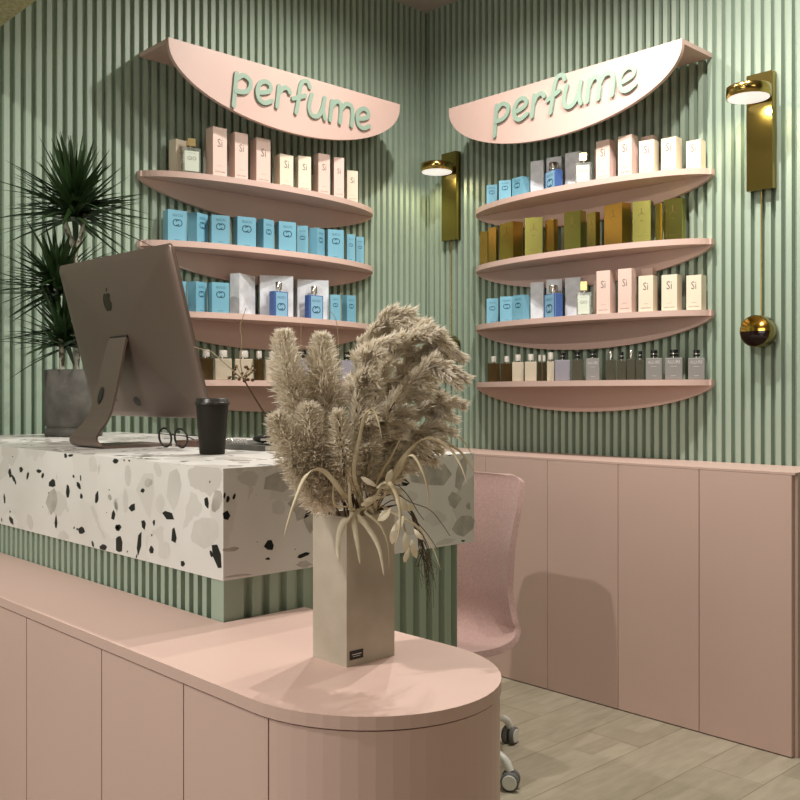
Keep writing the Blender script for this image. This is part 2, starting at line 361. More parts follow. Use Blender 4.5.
# ------------------------------------------------------------------ pink counter in front of the desk
KZ = EYE - .432; KX0, KX1, KY, KE = .775, 1.190, 1.122, 1.08
ctr = thing('counter', 'low pink counter with rounded end wrapping the front of the reception desk', 'counter', (1.0, 1.1, 0))
o_ = Vector((1.0, 1.1, 0)); R_ = (KX1 - KX0) / 2; cxk = (KX0 + KX1) / 2
def outline(inset, n=28):
    r = R_ - inset; pts = [(cxk - r, 3.36)]
    pts += [(cxk - r * math.cos(PI * k / n), KY - KE * r * math.sin(PI * k / n)) for k in range(n + 1)]
    return pts
top = outline(0) + [(KX1, DY0 - .002), (DX0 - .001, DY0 - .002), (DX0 - .001, 3.36)]
w = MB().prism(top, KZ - .0185, KZ); w.v = [p - o_ for p in w.v]; bevel(w.build('counter_top', 'pink', ctr), .001, 1)
inn = outline(.014) + [(KX1 - .014, DY0 - .004), (DX0 - .003, DY0 - .004), (DX0 - .003, 3.34)]
w = MB().prism(inn, 0, KZ - .0185); w.v = [p - o_ for p in w.v]; w.build('body', 'pinkdark', ctr)
# cladding panels: lengths of the outline between joints
def arc_len_pts():
    pts = [Vector((KX0 + .002, 3.35))]
    r = R_ - .002
    pts += [Vector((cxk - r * math.cos(PI * k / 28), KY - KE * r * math.sin(PI * k / 28))) for k in range(29)] + [Vector((KX1 - .002, DY0 - .006))]
    return pts
def sub_path(P, s0, s1):
    out = []; s = 0
    for a, b in zip(P, P[1:]):
        l = (b - a).length
        for lim in (s0, s1):
            if s < lim <= s + l and lim == s0: out.append(a.lerp(b, (lim - s) / l))
        if s0 < s + l < s1: out.append(b.copy())
        if s < s1 <= s + l: out.append(a.lerp(b, (s1 - s) / l))
        s += l
    return out
P = arc_len_pts(); fronts = [3.35 - y for y in (3.349, 2.94, 2.60, 2.26, 1.923, 1.591, 1.312, 1.089)]
tot = sum((b - a).length for a, b in zip(P, P[1:]))
stops = fronts + [fronts[-1] + .50, tot - .01]
for a, b in zip(stops, stops[1:]):
    q = sub_path(P, a + .0014, b - .0014); n_ = len(q); w = MB(); inner = []
    for i, p in enumerate(q):
        d = (q[min(i + 1, n_ - 1)] - q[max(i - 1, 0)]).normalized(); inner.append(p + Vector((-d.y, d.x)) * .011)
    poly = [(p.x, p.y) for p in q] + [(p.x, p.y) for p in inner[::-1]]
    vs = []
    for z in (.004, KZ - .0210):
        for p in q: vs.append((p.x, p.y, z))
        for p in inner: vs.append((p.x, p.y, z))
    fs = []
    for i in range(n_ - 1):
        fs += [(i, i + 1, 2 * n_ + i + 1, 2 * n_ + i), (n_ + i + 1, n_ + i, 3 * n_ + i, 3 * n_ + i + 1), (2 * n_ + i, 2 * n_ + i + 1, 3 * n_ + i + 1, 3 * n_ + i), (i + 1, i, n_ + i, n_ + i + 1)]
    fs += [(0, 2 * n_, 3 * n_, n_), (n_ - 1, 2 * n_ - 1, 4 * n_ - 1, 3 * n_ - 1)]
    w.add(vs, fs); w.v = [p - o_ for p in w.v]; w.build('panel', 'pink', ctr)

# ------------------------------------------------------------------ shelves and signs
SH = [EYE + .905, EYE + .625, EYE + .340, EYE + .062]
HW = .63
WALLS = {'L': dict(c=2.50, fn=lambda u, d, z: Vector((2.50 + u, YL - d, z))),         # u right as seen, d out from wall
         'R': dict(c=2.52, fn=lambda u, d, z: Vector((XR - d, 2.52 - u, z)))}
def depth_at(u): u = min(abs(u) / HW, 1); return .205 * (1 - u * u) ** .52
def drop_at(u): u = min(abs(u) / HW, 1); return .112 * (1 - u * u) ** .7
side_name = {'L': 'left', 'R': 'right'}
rank = ['top', 'second', 'third', 'bottom']
hold = {('L', 0): 'holding pink and cream boxes', ('L', 1): 'holding only blue boxes', ('L', 2): 'holding blue and white boxes', ('L', 3): 'holding bottles',
        ('R', 0): 'just under the sign', ('R', 1): 'holding gold boxes', ('R', 2): 'below the gold boxes', ('R', 3): 'holding small bottles'}
for sd in 'LR':
    fn = WALLS[sd]['fn']
    for k, z in enumerate(SH):
        lab = f"pink curved shelf, {rank[k]} of four on the {side_name[sd]} wall, {hold[(sd, k)]}"
        ow = fn(0, 0, z)
        t = thing('wall_shelf', ' '.join(lab.split()[:16]), 'shelf', ow, 0, 'pink curved perfume shelves')
        n = 40; us = [-HW + 2 * HW * i / n for i in range(n + 1)]
        us = [HW * math.sin(PI / 2 * u / HW) for u in us]
        ou = [(-HW, .0)] + [(u, max(.028, depth_at(u))) for u in us] + [(HW, .0)]
        w = MB().prism(ou, z - .024, z, fn=lambda a, b, c, fn=fn: fn(a, b, c)); w.v = [p - ow for p in w.v]
        bevel(w.build('shelf_board', 'pink', t), .0015, 2)
        ou = [(u, z - .0245 - drop_at(u)) for u in us]
        w = MB().prism(ou, .001, .022, fn=lambda a, b, c, fn=fn: fn(a, c, b)); w.v = [p - ow for p in w.v]
        w.build('hanging_fascia', 'pink', t)
GLY = {'p': [[(.014, .094), (0, -.042)], [(.012, .068), (.045, .093), (.078, .08), (.080, .05), (.055, .026), (.010, .02)]],
       'e': [[(.008, .040), (.040, .046), (.070, .060), (.070, .084), (.045, .093), (.018, .078), (.004, .045), (.014, .012), (.042, .002), (.078, .018)]],
       'r': [[(.012, .090), (0, 0)], [(.007, .052), (.028, .082), (.054, .090), (.068, .074)]],
       'f': [[(.092, .122), (.080, .142), (.054, .138), (.038, .105), (.028, .05), (.016, -.005)], [(.0, .052), (.064, .078)]],
       'u': [[(.020, .092), (.005, .04), (.014, .006), (.042, .0), (.068, .02), (.083, .055)], [(.092, .092), (.083, .04), (.092, .0)]],
       'm': [[(.012, .088), (0, 0)], [(.006, .052), (.030, .088), (.056, .088), (.062, .05), (.056, 0)], [(.062, .056), (.088, .09), (.122, .088), (.130, .05), (.124, 0)]]}
WORD = [('p', 0), ('e', .112), ('r', .217), ('f', .302), ('u', .385), ('m', .508), ('e', .662)]
def ribbon(mb, pts, hw, d0, d1, fn):
    pts = [Vector((a, b, 0)) for a, b in pts]
    if len(pts) > 2: pts = smoothpath(pts, 4)
    n = len(pts); Lf = []; Rt = []
    for i, p in enumerate(pts):
        d = (pts[min(i + 1, n - 1)] - pts[max(i - 1, 0)]).normalized(); nn = Vector((-d.y, d.x, 0)); Lf.append(p + nn * hw); Rt.append(p - nn * hw)
    def cap(c, a): return [c + Vector((math.cos(a + PI * k / 6), math.sin(a + PI * k / 6), 0)) * hw for k in range(1, 6)]
    d = pts[0] - pts[1]; c0 = cap(pts[0], math.atan2(d.y, d.x) - PI / 2)
    d = pts[-1] - pts[-2]; c1 = cap(pts[-1], math.atan2(d.y, d.x) - PI / 2)
    V = lambda p, dd: fn(p.x, dd, p.y)
    e_ = lambda i: d1 + .0011 * i / n
    for i in range(n - 1):
        mb.add([V(Rt[i], e_(i)), V(Rt[i + 1], e_(i + 1)), V(Lf[i + 1], e_(i + 1)), V(Lf[i], e_(i))], [(0, 1, 2, 3)])
    for arr in (Rt, Lf):
        mb.add([V(p, dd) for p in arr for dd in (d0, d1)], [(2 * i, 2 * i + 2, 2 * i + 3, 2 * i + 1) for i in range(n - 1)], 0, True)
    for c, e in (([Lf[0]] + c0 + [Rt[0]], 0), ([Rt[-1]] + c1 + [Lf[-1]], 1)):
        m_ = len(c); d1e = d1 + (.0011 if e else 0); mb.add([V(p, d1e) for p in c], [tuple(range(m_))])
        mb.add([V(p, dd) for p in c for dd in (d0, d1)], [(2 * i, 2 * i + 2, 2 * i + 3, 2 * i + 1) for i in range(m_ - 1)], 0, True)
for sd in 'LR':
    SZ = EYE + (1.388 if sd == 'L' else 1.372)
    fn = WALLS[sd]['fn']; ow = fn(0, 0, SZ)
    t = thing('shop_sign', f"pink half-oval sign lettered perfume in green, projecting above the shelves on the {side_name[sd]} wall", 'sign', ow, 0, 'perfume signs')
    w = MB().prism([(-.618, 0), (-.618, .213), (.618, .213), (.618, 0)], SZ - .018, SZ, fn=lambda a, b, c, fn=fn: fn(a, b, c)); w.v = [p - ow for p in w.v]
    w.build('top_board', 'pink', t)
    n = 48; ou = [(.618, SZ)] + [(.618 * math.cos(PI * k / n), SZ - .018 - .240 * math.sin(PI * k / n)) for k in range(n + 1)] + [(-.618, SZ)]
    w = MB().prism(ou, .2135, .2315, fn=lambda a, b, c, fn=fn: fn(a, c, b)); w.v = [p - ow for p in w.v]
    w.build('front_panel', 'pink', t)
    u0 = -.325
    for ch, dx in WORD:
        w = MB()
        for q_, st in enumerate(GLY[ch]):
            ribbon(w, [(u0 + dx + a, EYE + 1.224 + b) for a, b in st], .0098, .2317, .2405 + .0006 * q_, fn)
        w.v = [p - ow for p in w.v]; w.build('letter', 'letter', t)['label'] = f"raised sage green letter {ch}"

# ------------------------------------------------------------------ goods on the shelves
def place(sd, k, x0, x1, x2, ytop, off=None, dw=.75, minphi=.06):
    """surveyed box: side/front borders on the photo -> size, centre and turn on shelf k"""
    hit = (lambda a, b, o: hitY(a, b, YL - o)) if sd == 'L' else (lambda a, b, o: hitX(a, b, XR - o))
    fn = WALLS[sd]['fn']
    if sd == 'L': side, fl, fr = x1 - x0, x1, x2
    else: fl, fr, side = x0, x1, x2 - x1
    xc = x1
    p = hit(xc, 300, .1); u = (p.x - 2.5) if sd == 'L' else (2.52 - p.y)
    o = off if off is not None else max(.075, min(.155, depth_at(u) - .018))
    p = hit(xc, 300, o); v = Vector((p.x, p.y, 0)); t = v.dot(FW)
    wf = fr - fl
    vv = v.normalized(); r = Vector((vv.y, -vv.x, 0))
    obl = vv.dot(FW)                                  # off-axis stretch
    phi = max(minphi, math.atan2(max(side, .2) / wf, dw)); s = 1 if sd == 'L' else -1
    wd = wf * t / F * obl / max(math.cos(phi), .3) * (1 + .5 * wf / F)
    dp = wd * dw
    ax = (r * math.cos(phi) + vv * math.sin(phi)) if s > 0 else (r * math.cos(phi) - vv * math.sin(phi))
    ay = Vector((-ax.y, ax.x, 0))
    # keep the back clear of the wall
    z = SH[k]; zt = EYE + (395 - ytop) * t / F; h = zt - z
    cor = Vector((p.x, p.y, z))
    cen = cor + (ax * wd / 2 * s) + ay * dp / 2
    nrm = Vector((0, 1, 0)) if sd == 'L' else Vector((1, 0, 0))
    lim = (YL if sd == 'L' else XR) - .003
    ext = abs(ax.dot(nrm)) * wd / 2 + abs(ay.dot(nrm)) * dp / 2
    over = cen.dot(nrm) + ext - lim
    if over > 0: cen -= nrm * over
    for _ in range(3):                                # keep the foot on the curved board
        exc = 0; back = 9
        for a_ in (-1, 1):
            for b_ in (-1, 1):
                q = cen + ax * (wd / 2 * a_) + ay * (dp / 2 * b_)
                u_ = (q.x - 2.5) if sd == 'L' else (2.52 - q.y); d_ = (YL - q.y) if sd == 'L' else (XR - q.x)
                exc = max(exc, d_ - max(.026, depth_at(u_))); back = min(back, d_)
        if exc <= .001: break
        mv = min(exc, back - .003); cen += nrm * mv
        if exc - mv > .001: dn = max(.018, dp - (exc - mv)); cen += ay * (dp - dn) / 2; dp = dn
    return cen, math.atan2(ax.y, ax.x), wd, dp, h
def carton(kind, wd, dp, h):
    w = MB(); w.box((-wd / 2, -dp / 2, 0), (wd / 2, dp / 2, h), 0); y = -dp / 2 - .0004
    if kind in ('si', 'cream'):
        put_text(w, 'Si', 0, h * .60, wd * .34, y, 1, 1.25); put_line(w, 0, h * .215, wd * .36, y, 1); put_text(w, 'GIORGIO ARMANI', 0, h * .085, wd * .70, y, 1, 1.3)
        return w, ['bsi' if kind == 'si' else 'bcream', 'inkd']
    if kind == 'cyan':
        put_text(w, 'GUCCI', 0, h * .80, wd * .52, y, 1); r = wd * .185
        ring(w, -r * .42, h * .60, r, r * .26, y, 1, .6, 2 * PI - .3); ring(w, r * .42, h * .60, r, r * .26, y, 1, PI + .6 - 2 * PI, PI - .3)
        put_line(w, 0, h * .06, wd * .30, y, 1, .0012)
        return w, ['cyan', 'inkb']
    if kind == 'silver':
        for cx, cz, r in ((.05, .62, .30), (.1, .62, .22), (.0, .3, .2)): ring(w, cx * wd, cz * h, r * wd, .012 * wd, y, 1)
        return w, ['silver', 'inkw']
    if kind in ('gold', 'green_gold'):
        put_text(w, '1', 0, h * .68, wd * .05, y, 1); ring(w, 0, h * .62, wd * .17, wd * .02, y, 1, .3, PI - .3, 1.2); put_line(w, 0, h * .52, wd * .2, y, 1, .0015); put_line(w, 0, h * .14, wd * .5, y, 1)
        return w, [kind, 'inkg']
    return w, [kind]
count = {}
ORD = ['first', 'second', 'third', 'fourth', 'fifth', 'sixth', 'seventh', 'eighth', 'ninth', 'tenth', 'eleventh', 'twelfth', 'thirteenth', 'fourteenth', 'fifteenth', 'sixteenth']
def lbl(desc, sd, k, i): return f"{desc}, {ORD[i]} from the left on the {rank[k]} shelf of the {side_name[sd]} wall"
DESC = {'si': ('tall blush perfume box', 'box'), 'cream': ('cream perfume box', 'box'), 'cyan': ('cyan blue perfume box', 'box'), 'silver': ('pale silver perfume box', 'box'),
        'gold': ('shiny gold perfume box', 'box'), 'green_gold': ('green gold perfume box', 'box')}
GRP = {'si': 'blush perfume boxes', 'cream': 'cream perfume boxes', 'cyan': 'blue perfume boxes', 'silver': 'silver perfume boxes', 'gold': 'gold perfume boxes', 'green_gold': 'gold perfume boxes'}
def bottle(kind, sd, k, args, name, label, capw=.4, caph=.2, off=None, group=None):
    cen, rz, wd, dp, h = place(sd, k, *args, off=off, dw=.42)
    t = thing(name, label, 'bottle', cen, rz, group)
    hb = h * (1 - caph); w = MB(); w.box((-wd / 2, -dp / 2, 0), (wd / 2, dp / 2, hb)); y = -dp / 2 - .0006
    body, lab, cap = kind
    bevel(w.build('glass_body', body, t), min(wd, dp) * .1, 2)
    if lab == 'gio':
        w = MB(); w.box((-wd * .40, y - .0003, hb * .06), (wd * .40, y, hb * .86), 0)
        put_text(w, 'GIO', 0, hb * .50, wd * .5, y - .0006, 1); put_line(w, 0, hb * .78, wd * .45, y - .0006, 1)
        w.build('label', ['liquid', 'inkd'], t)
    elif lab == 'gucci':
        w = MB(); w.box((-wd * .36, y - .0003, hb * .04), (wd * .42, y, hb * .96), 0); y -= .0006
        put_text(w, 'GUCCI', 0, hb * .72, wd * .55, y, 1); r = wd * .20
        ring(w, -r * .42, hb * .40, r, r * .26, y, 1, .6, 2 * PI - .3); ring(w, r * .42, hb * .40, r, r * .26, y, 1, PI + .6 - 2 * PI, PI - .3)
        w.build('label', ['bluelabel', 'inkb'], t)
    elif lab == 'allure':
        w = MB(); put_text(w, 'ALLURE', 0, hb * .74, wd * .74, y, 0, 1.3); put_line(w, 0, hb * .60, wd * .34, y, 0, .0016); put_line(w, 0, hb * .17, wd * .3, y, 0, .0016)
        w.build('label', 'inkw', t)
    elif lab == 'million':
        w = MB(); put_text(w, '1', 0, hb * .45, wd * .10, y, 0, 1.); put_line(w, 0, hb * .16, wd * .5, y, 0, .002); w.build('label', 'inkg', t)
    cr = wd * capw / 2
    w = MB().lathe([(cr * .6, hb), (cr * .6, hb + caph * h * .18)], n=12, cap=True); w.build('neck', 'capsilver', t)
    w = MB()
    if cap == 'capblack2':
        w.lathe([(cr, hb + caph * h * .18), (cr, hb + caph * h * .45)], n=14); w.lathe([(cr * .9, hb + caph * h * .45), (cr * .9, hb + caph * h * .6)], n=14, mi=1); w.lathe([(cr, hb + caph * h * .6), (cr, h)], n=14)
        w.build('cap', ['capblack', 'capsilver'], t)
    else:
        if body in ('gclear',): w.box((-cr, -min(cr, dp / 2), hb + caph * h * .18), (cr, min(cr, dp / 2), h))
        else: w.lathe([(cr, hb + caph * h * .18), (cr, h * .985), (cr * .9, h)], n=14)
        w.build('cap', cap, t)
    return t
ROWS = {
 ('L', 0): [('cream', 169, 176, 187, 138.5, .075), ('si', 206, 213, 227, 126), ('si', 229, 235, 248, 131.5), ('si', 250, 256.5, 270.5, 137), ('cream', 274, 280, 293.3, 153.5),
            ('cream', 295, 298.5, 311, 155.5), ('si', 313.5, 318.5, 330, 153), ('si', 331.7, 334, 344, 157), ('cream', 344.9, 348, 358.7, 170)],
 ('L', 1): [('cyan', 163, 168, 187, 209), ('cyan', 187.6, 197, 208, 212), ('cyan', 210, 212, 230, 214.5), ('cyan', 233, 237.5, 256, 216), ('cyan', 257, 263.6, 274, 218.5), ('cyan', 275, 279, 296, 221),
            ('cyan', 296.4, 297, 308, 225.5, .11), ('cyan', 309.3, 317, 324.7, 227.5), ('cyan', 326, 329, 344.7, 229), ('cyan', 345.6, 347, 355, 234), ('cyan', 356, 357, 364.5, 236.5)],
 ('L', 2): [('cyan', 164, 170, 186.6, 280), ('cyan', 187.6, 196, 207, 281), ('cyan', 208.5, 212, 229.3, 282), ('silver', 230, 239.4, 255.5, 273, .11), ('silver', 258, 260, 293, 275, .062), ('silver', 294, 297.5, 328.5, 279, .08),
            ('cyan', 329.5, 330.5, 340.5, 294.6), ('cyan', 341.8, 347, 355.8, 295)],
 ('R', 0): [('cyan', 484.5, 495, 496, 184), ('cyan', 497.5, 509.5, 511, 179.5), ('cyan', 512, 522.5, 529.5, 176), ('silver', 530.5, 543.5, 545, 160, .085), ('silver', 546.5, 561.5, 563.5, 156, .08), ('silver', 565, 580.5, 583, 151, .08),
            ('si', 596, 609.5, 616, 139), ('si', 618, 631.5, 638, 134), ('cream', 639, 654, 658.7, 139), ('cream', 661, 676, 682, 136), ('cream', 684, 698.6, 703.7, 138)],
 ('R', 1): [('gold', 478.5, 486, 487.5, 231), ('gold', 488.5, 496, 498.5, 227), ('gold', 499.5, 513, 523, 221), ('green_gold', 525, 542.5, 543.5, 217),
            ('green_gold', 564, 580.5, 586, 210), ('green_gold', 587, 595.5, 600, 211.5), ('gold', 604, 622, 631, 202), ('green_gold', 632.5, 650.6, 653.5, 200), ('gold', 655.5, 660.5, 662.3, 203), ('green_gold', 664, 682, 686, 197.5)],
 ('R', 2): [('cyan', 484, 495.5, 496.5, 298), ('cyan', 497.5, 511, 512, 296), ('cyan', 513, 523, 529.5, 294.5), ('silver', 530.5, 543.5, 545, 282, .085), ('silver', 546.5, 562, 563.5, 279, .06), ('silver', 565, 580.5, 583, 277, .08),
            ('si', 596.5, 610, 615.5, 270), ('si', 618, 631.5, 636.5, 268), ('cream', 638.5, 653, 657.5, 275), ('cream', 661.5, 677, 682, 274), ('cream', 684, 699, 704, 274)],
}
DWK = {'si': .8, 'cream': .8, 'cyan': .62, 'silver': .36, 'gold': .55, 'green_gold': .5}
for (sd, k), row in ROWS.items():
    n_same = {}
    for i, it in enumerate(row):
        kind, x0, x1, x2, yt = it[:5]; off = it[5] if len(it) > 5 else None
        cen, rz, wd, dp, h = place(sd, k, x0, x1, x2, yt, off=off, dw=DWK[kind])
        w, mats = carton(kind, wd, dp, h)
        o = w.build('perfume_box', mats); o.location = cen; o.rotation_euler = (0, 0, rz)
        d, cat = DESC[kind]
        tag(o, lbl(d.replace('tall ', '') if len(d.split()) > 3 else d, sd, k, i).replace('from the left', 'box from left'), 'box', GRP[kind])
# boxes standing behind the front row (only slivers of them show)
for sd, k, x0, x1, yt, lab in (('R', 0, 638.5, 653, 134, 'blush perfume box half hidden behind a cream one on the top right shelf'), ('R', 2, 639, 652, 267.5, 'blush perfume box half hidden behind a cream one on the third right shelf'),
                               ('R', 0, 591.5, 596.5, 147, 'narrow edge of a blush perfume box behind the clear bottle, top right shelf'), ('R', 2, 590.5, 596.5, 280, 'narrow edge of a blush perfume box behind the clear bottle, third right shelf')):
    cen, rz, wd, dp, h = place(sd, k, x0, x1, x1 + 1, yt, off=.055, dw=.6)
    dp = min(dp, .04); w, mats = carton('si', wd, dp, h); o = w.build('perfume_box', mats); o.location = (XR - .028, cen.y, SH[k]); o.rotation_euler = (0, 0, -PI / 2); tag(o, lab, 'box')
GIO = ('gclear', 'gio', 'capgold'); GUC = ('gblue', 'gucci', 'capsilver')
bottle(GIO, 'L', 0, (184, 186, 204, 136), 'perfume_bottle', 'square clear glass perfume bottle at the far left of the top left shelf', .42, .27, .15)
bottle(GIO, 'L', 0, (310.5, 311, 317, 168), 'perfume_bottle', 'small pale green bottle squeezed between cream and blush boxes on the top left shelf', .4, .1, .07)
bottle(GIO, 'R', 0, (575, 591, 592.5, 152), 'perfume_bottle', 'square clear glass perfume bottle with gold cap on the top right shelf', .45, .32, .17)
bottle(GIO, 'R', 2, (576.5, 591, 592.5, 281), 'perfume_bottle', 'square clear glass perfume bottle with gold cap on the third right shelf', .45, .32, .17)
bottle(GUC, 'L', 2, (269, 274, 288.5, 281), 'perfume_bottle', 'blue glass perfume bottle before the middle white box, third left shelf', .36, .27, .16)
bottle(GUC, 'L', 2, (304.5, 309, 323.5, 285.5), 'perfume_bottle', 'blue glass perfume bottle before the rightmost white box, third left shelf', .36, .27, .155)
bottle(GUC, 'R', 0, (544.5, 555.5, 563, 160), 'perfume_bottle', 'blue glass perfume bottle before silver boxes on the top right shelf', .45, .3, .165)
bottle(GUC, 'R', 2, (543.5, 555, 563, 284), 'perfume_bottle', 'blue glass perfume bottle before silver boxes on the third right shelf', .4, .26, .165)
bottle(('gold', 'million', 'gold'), 'R', 1, (545, 553.7, 558, 218), 'perfume_bottle', 'gold bar-shaped perfume bottle between two green gold boxes on the second right shelf', .4, .02)
B4 = [('R', 485, 497, 356, 'gamber', None, 'capwhite', .45, .28, 'dark amber bottle at the far left end of the bottom right shelf'),
      ('R', 498.5, 511, 356, 'gamber', None, 'capwhite', .42, .28, 'dark amber bottle second from the left on the bottom right shelf'),
      ('R', 512.2, 524, 354.5, 'gcream', None, 'capwhite', .5, .28, 'cream bottle third from the left on the bottom right shelf'),
      ('R', 524.8, 537, 354, 'gcream', None, 'capwhite', .5, .28, 'cream bottle fourth from the left on the bottom right shelf'),
      ('R', 538, 541.7, 355, 'gamber', None, 'capwhite', .9, .28, 'slim amber bottle just right of the two cream bottles'),
      ('R', 542.2, 546, 355, 'gamber', None, 'capwhite', .9, .28, 'slim amber bottle left of the bottle bearing a black dot'),
      ('R', 547, 554.5, 352.5, 'gcream', None, 'capwhite', .8, .30, 'slim cream bottle touching the silver grey one, bottom right shelf'),
      ('R', 555, 570.6, 352.5, 'glilac', None, 'capblack2', .4, .26, 'silver grey bottle left of centre on the bottom right shelf'),
      ('R', 572, 583.6, 351.5, 'gdark', None, 'capblack2', .45, .28, 'smoked clear bottle with black and white cap, bottom right shelf'),
      ('R', 586, 600, 350.5, 'ggrey', 'allure', 'capblack2', .5, .26, 'grey bottle lettered ALLURE, leftmost of four grey ones'),
      ('R', 606, 616, 351, 'gdark', None, 'capsilver', .5, .3, 'dark clear bottle, leftmost of four slim ones, bottom right shelf'),
      ('R', 616.6, 626.5, 352, 'gdark', None, 'capblack2', .45, .3, 'dark clear bottle, second of four slim ones, bottom right shelf'),
      ('R', 627, 635.4, 350, 'gdark', None, 'capsilver', .5, .3, 'dark clear bottle, third of four slim ones, bottom right shelf'),
      ('R', 636, 644.3, 351, 'gdark', None, 'capblack2', .5, .3, 'dark clear bottle, rightmost of four slim ones, bottom right shelf'),
      ('R', 645.8, 662.4, 350, 'ggrey', 'allure', 'capblack2', .42, .27, 'grey bottle lettered ALLURE, third from the shelf right end'),
      ('R', 665, 683, 349.5, 'ggrey', 'allure', 'capblack2', .5, .27, 'grey bottle lettered ALLURE, second from the shelf right end'),
      ('R', 684.5, 701.5, 349.5, 'ggrey', 'allure', 'capblack2', .4, .27, 'grey bottle lettered ALLURE at the right end of bottom shelf'),
      ('L', 184, 197.5, 349, 'gdark', None, 'capwhite', .5, .28, 'smoked bottle partly behind the computer edge, bottom left shelf'),
      ('L', 198.5, 214, 349.5, 'gamber', None, 'capwhite', .5, .28, 'amber bottle just right of the computer, bottom left shelf'),
      ('L', 215.5, 233, 350, 'gcream', None, 'capwhite', .5, .28, 'cream bottle between two amber ones on the bottom left shelf'),
      ('L', 234.5, 253, 350.5, 'gcream', None, 'capwhite', .5, .28, 'cream bottle behind the berry twig on the bottom left shelf'),
      ('L', 254, 264, 351, 'gamber', None, 'capwhite', .6, .28, 'amber bottle right of the berry twig, bottom left shelf'),
      ('L', 265, 279, 351.5, 'gcream', None, 'capwhite', .5, .28, 'cream bottle behind the left pampas plume, bottom left shelf'),
      ('L', 295, 310, 350.5, 'glilac', None, 'capblack2', .5, .28, 'lilac bottle with black cap between the two upright pampas plumes'),
      ('L', 343, 355, 352, 'glilac', None, 'capblack2', .5, .28, 'lilac bottle with black cap right of the upright pampas plumes')]
for sd, a, b, yt, body, lab, cap, cw, ch, name in B4:
    args = (a, b - .4, b, yt) if sd == 'R' else (a, a + .4, b, yt)
    bottle((body, lab, cap), sd, 3, args, 'perfume_bottle', name, cw, ch, group='bottles on the bottom shelves')

# ------------------------------------------------------------------ brass wall lights
for (cy, ylab, vis) in ((1.688, 'brass wall light right of the shelves, round opal disc, tall plate and half-black pendulum ball', 1), (3.325, 'brass wall light near the wall corner between the two shelf groups, partly behind plumes', 0)):
    t = thing('wall_light', ylab, 'lamp', (XR, cy, EYE), 0, 'brass wall lights')
    bevel(MB().box((-.036, -.052, .785), (-.001, .052, 1.232)).build('back_plate', 'brassdark', t), .002, 2)
    w = MB().lathe([(.076, 1.118), (.081, 1.118), (.081, 1.156), (.078, 1.159)], (-.122, 0, 0), 40); w.build('lamp_shade', 'brass', t)
    w = MB().lathe([(.0755, 1.1165), (.0755, 1.1178)], (-.122, 0, 0), 40); w.build('diffuser', 'lampglow', t)
    MB().box((-.06, -.012, 1.125), (-.034, .012, 1.15)).build('arm', 'brassdark', t)
    MB().tube([(-.018, 0, .786), (-.018, 0, .30)], .003, 8).build('rod', 'brass', t)
    X = Matrix.Translation((0, 0, .243)) @ Matrix.Rotation(-PI / 2, 4, 'Y')
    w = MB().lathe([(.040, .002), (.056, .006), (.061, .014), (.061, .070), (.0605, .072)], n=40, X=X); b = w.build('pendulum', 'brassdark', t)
    for nm, mt, a0 in (('upper_face', 'copper', 0), ('lower_face', 'blackgloss', PI)):  # face split level: upper half brass, lower half glossy black
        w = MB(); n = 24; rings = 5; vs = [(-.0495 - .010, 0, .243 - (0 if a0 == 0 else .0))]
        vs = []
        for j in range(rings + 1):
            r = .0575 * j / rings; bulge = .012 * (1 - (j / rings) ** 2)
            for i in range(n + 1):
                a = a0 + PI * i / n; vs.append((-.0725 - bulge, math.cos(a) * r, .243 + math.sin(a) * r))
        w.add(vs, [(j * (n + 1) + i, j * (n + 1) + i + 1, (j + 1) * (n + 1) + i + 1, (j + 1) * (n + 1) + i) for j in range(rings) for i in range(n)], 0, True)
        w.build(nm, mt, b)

# ------------------------------------------------------------------ computer
TI = .262; SCX, SCY, SCZ = 1.312, 2.397, EYE - .060; SW, SHh = .611, .452; YAW = .03
X = Matrix.Translation((SCX, SCY, SCZ)) @ Matrix.Rotation(YAW, 4, 'Z')
mac = thing('desktop_computer', 'dark grey all-in-one computer seen from behind on the terrazzo desk', 'computer', (1.2, 2.40, DT))
inv = Matrix.Translation((-1.2, -2.40, -DT))
T2 = inv @ X @ Matrix.Rotation(-TI, 4, 'Y')           # leans its top towards the customer side
# local: y width, z height, -x towards the customer
def rrect(w_, h_, r, n=5):
    pts = []
    for cx, cy, a in ((w_ / 2 - r, h_ - r, 0), (-w_ / 2 + r, h_ - r, PI / 2), (-w_ / 2 + r, r, PI), (w_ / 2 - r, r, 1.5 * PI)):
        for k in range(n + 1): q = a + PI / 2 * k / n; pts.append((cx + math.cos(q) * r, cy + math.sin(q) * r))
    return pts
ol = rrect(SW, SHh, .018); n = len(ol); w = MB(); vs = []
levels = [(1., .004), (1., -.002), (.985, -.006), (.9, -.012), (.75, -.019), (.55, -.025), (.3, -.029), (.08, -.030)]
for s, x in levels:
    for a, b in ol: vs.append(T2 @ Vector((x, a * s, SHh / 2 + (b - SHh / 2) * s)))
fs = [(j * n + i, j * n + (i + 1) % n, (j + 1) * n + (i + 1) % n, (j + 1) * n + i) for j in range(len(levels) - 1) for i in range(n)]
w.add(vs, fs, 0, True); w.add(vs[-n:], [tuple(range(n))]); w.add(vs[:n], [tuple(range(n))[::-1]]); w.build('housing', 'alu', mac)
w = MB(); ol2 = rrect(SW - .01, SHh * .86, .01); w.add([T2 @ Vector((.0046, a, b + SHh * .13)) for a, b in ol2], [tuple(range(len(ol2)))]); w.build('screen', 'screen', mac)
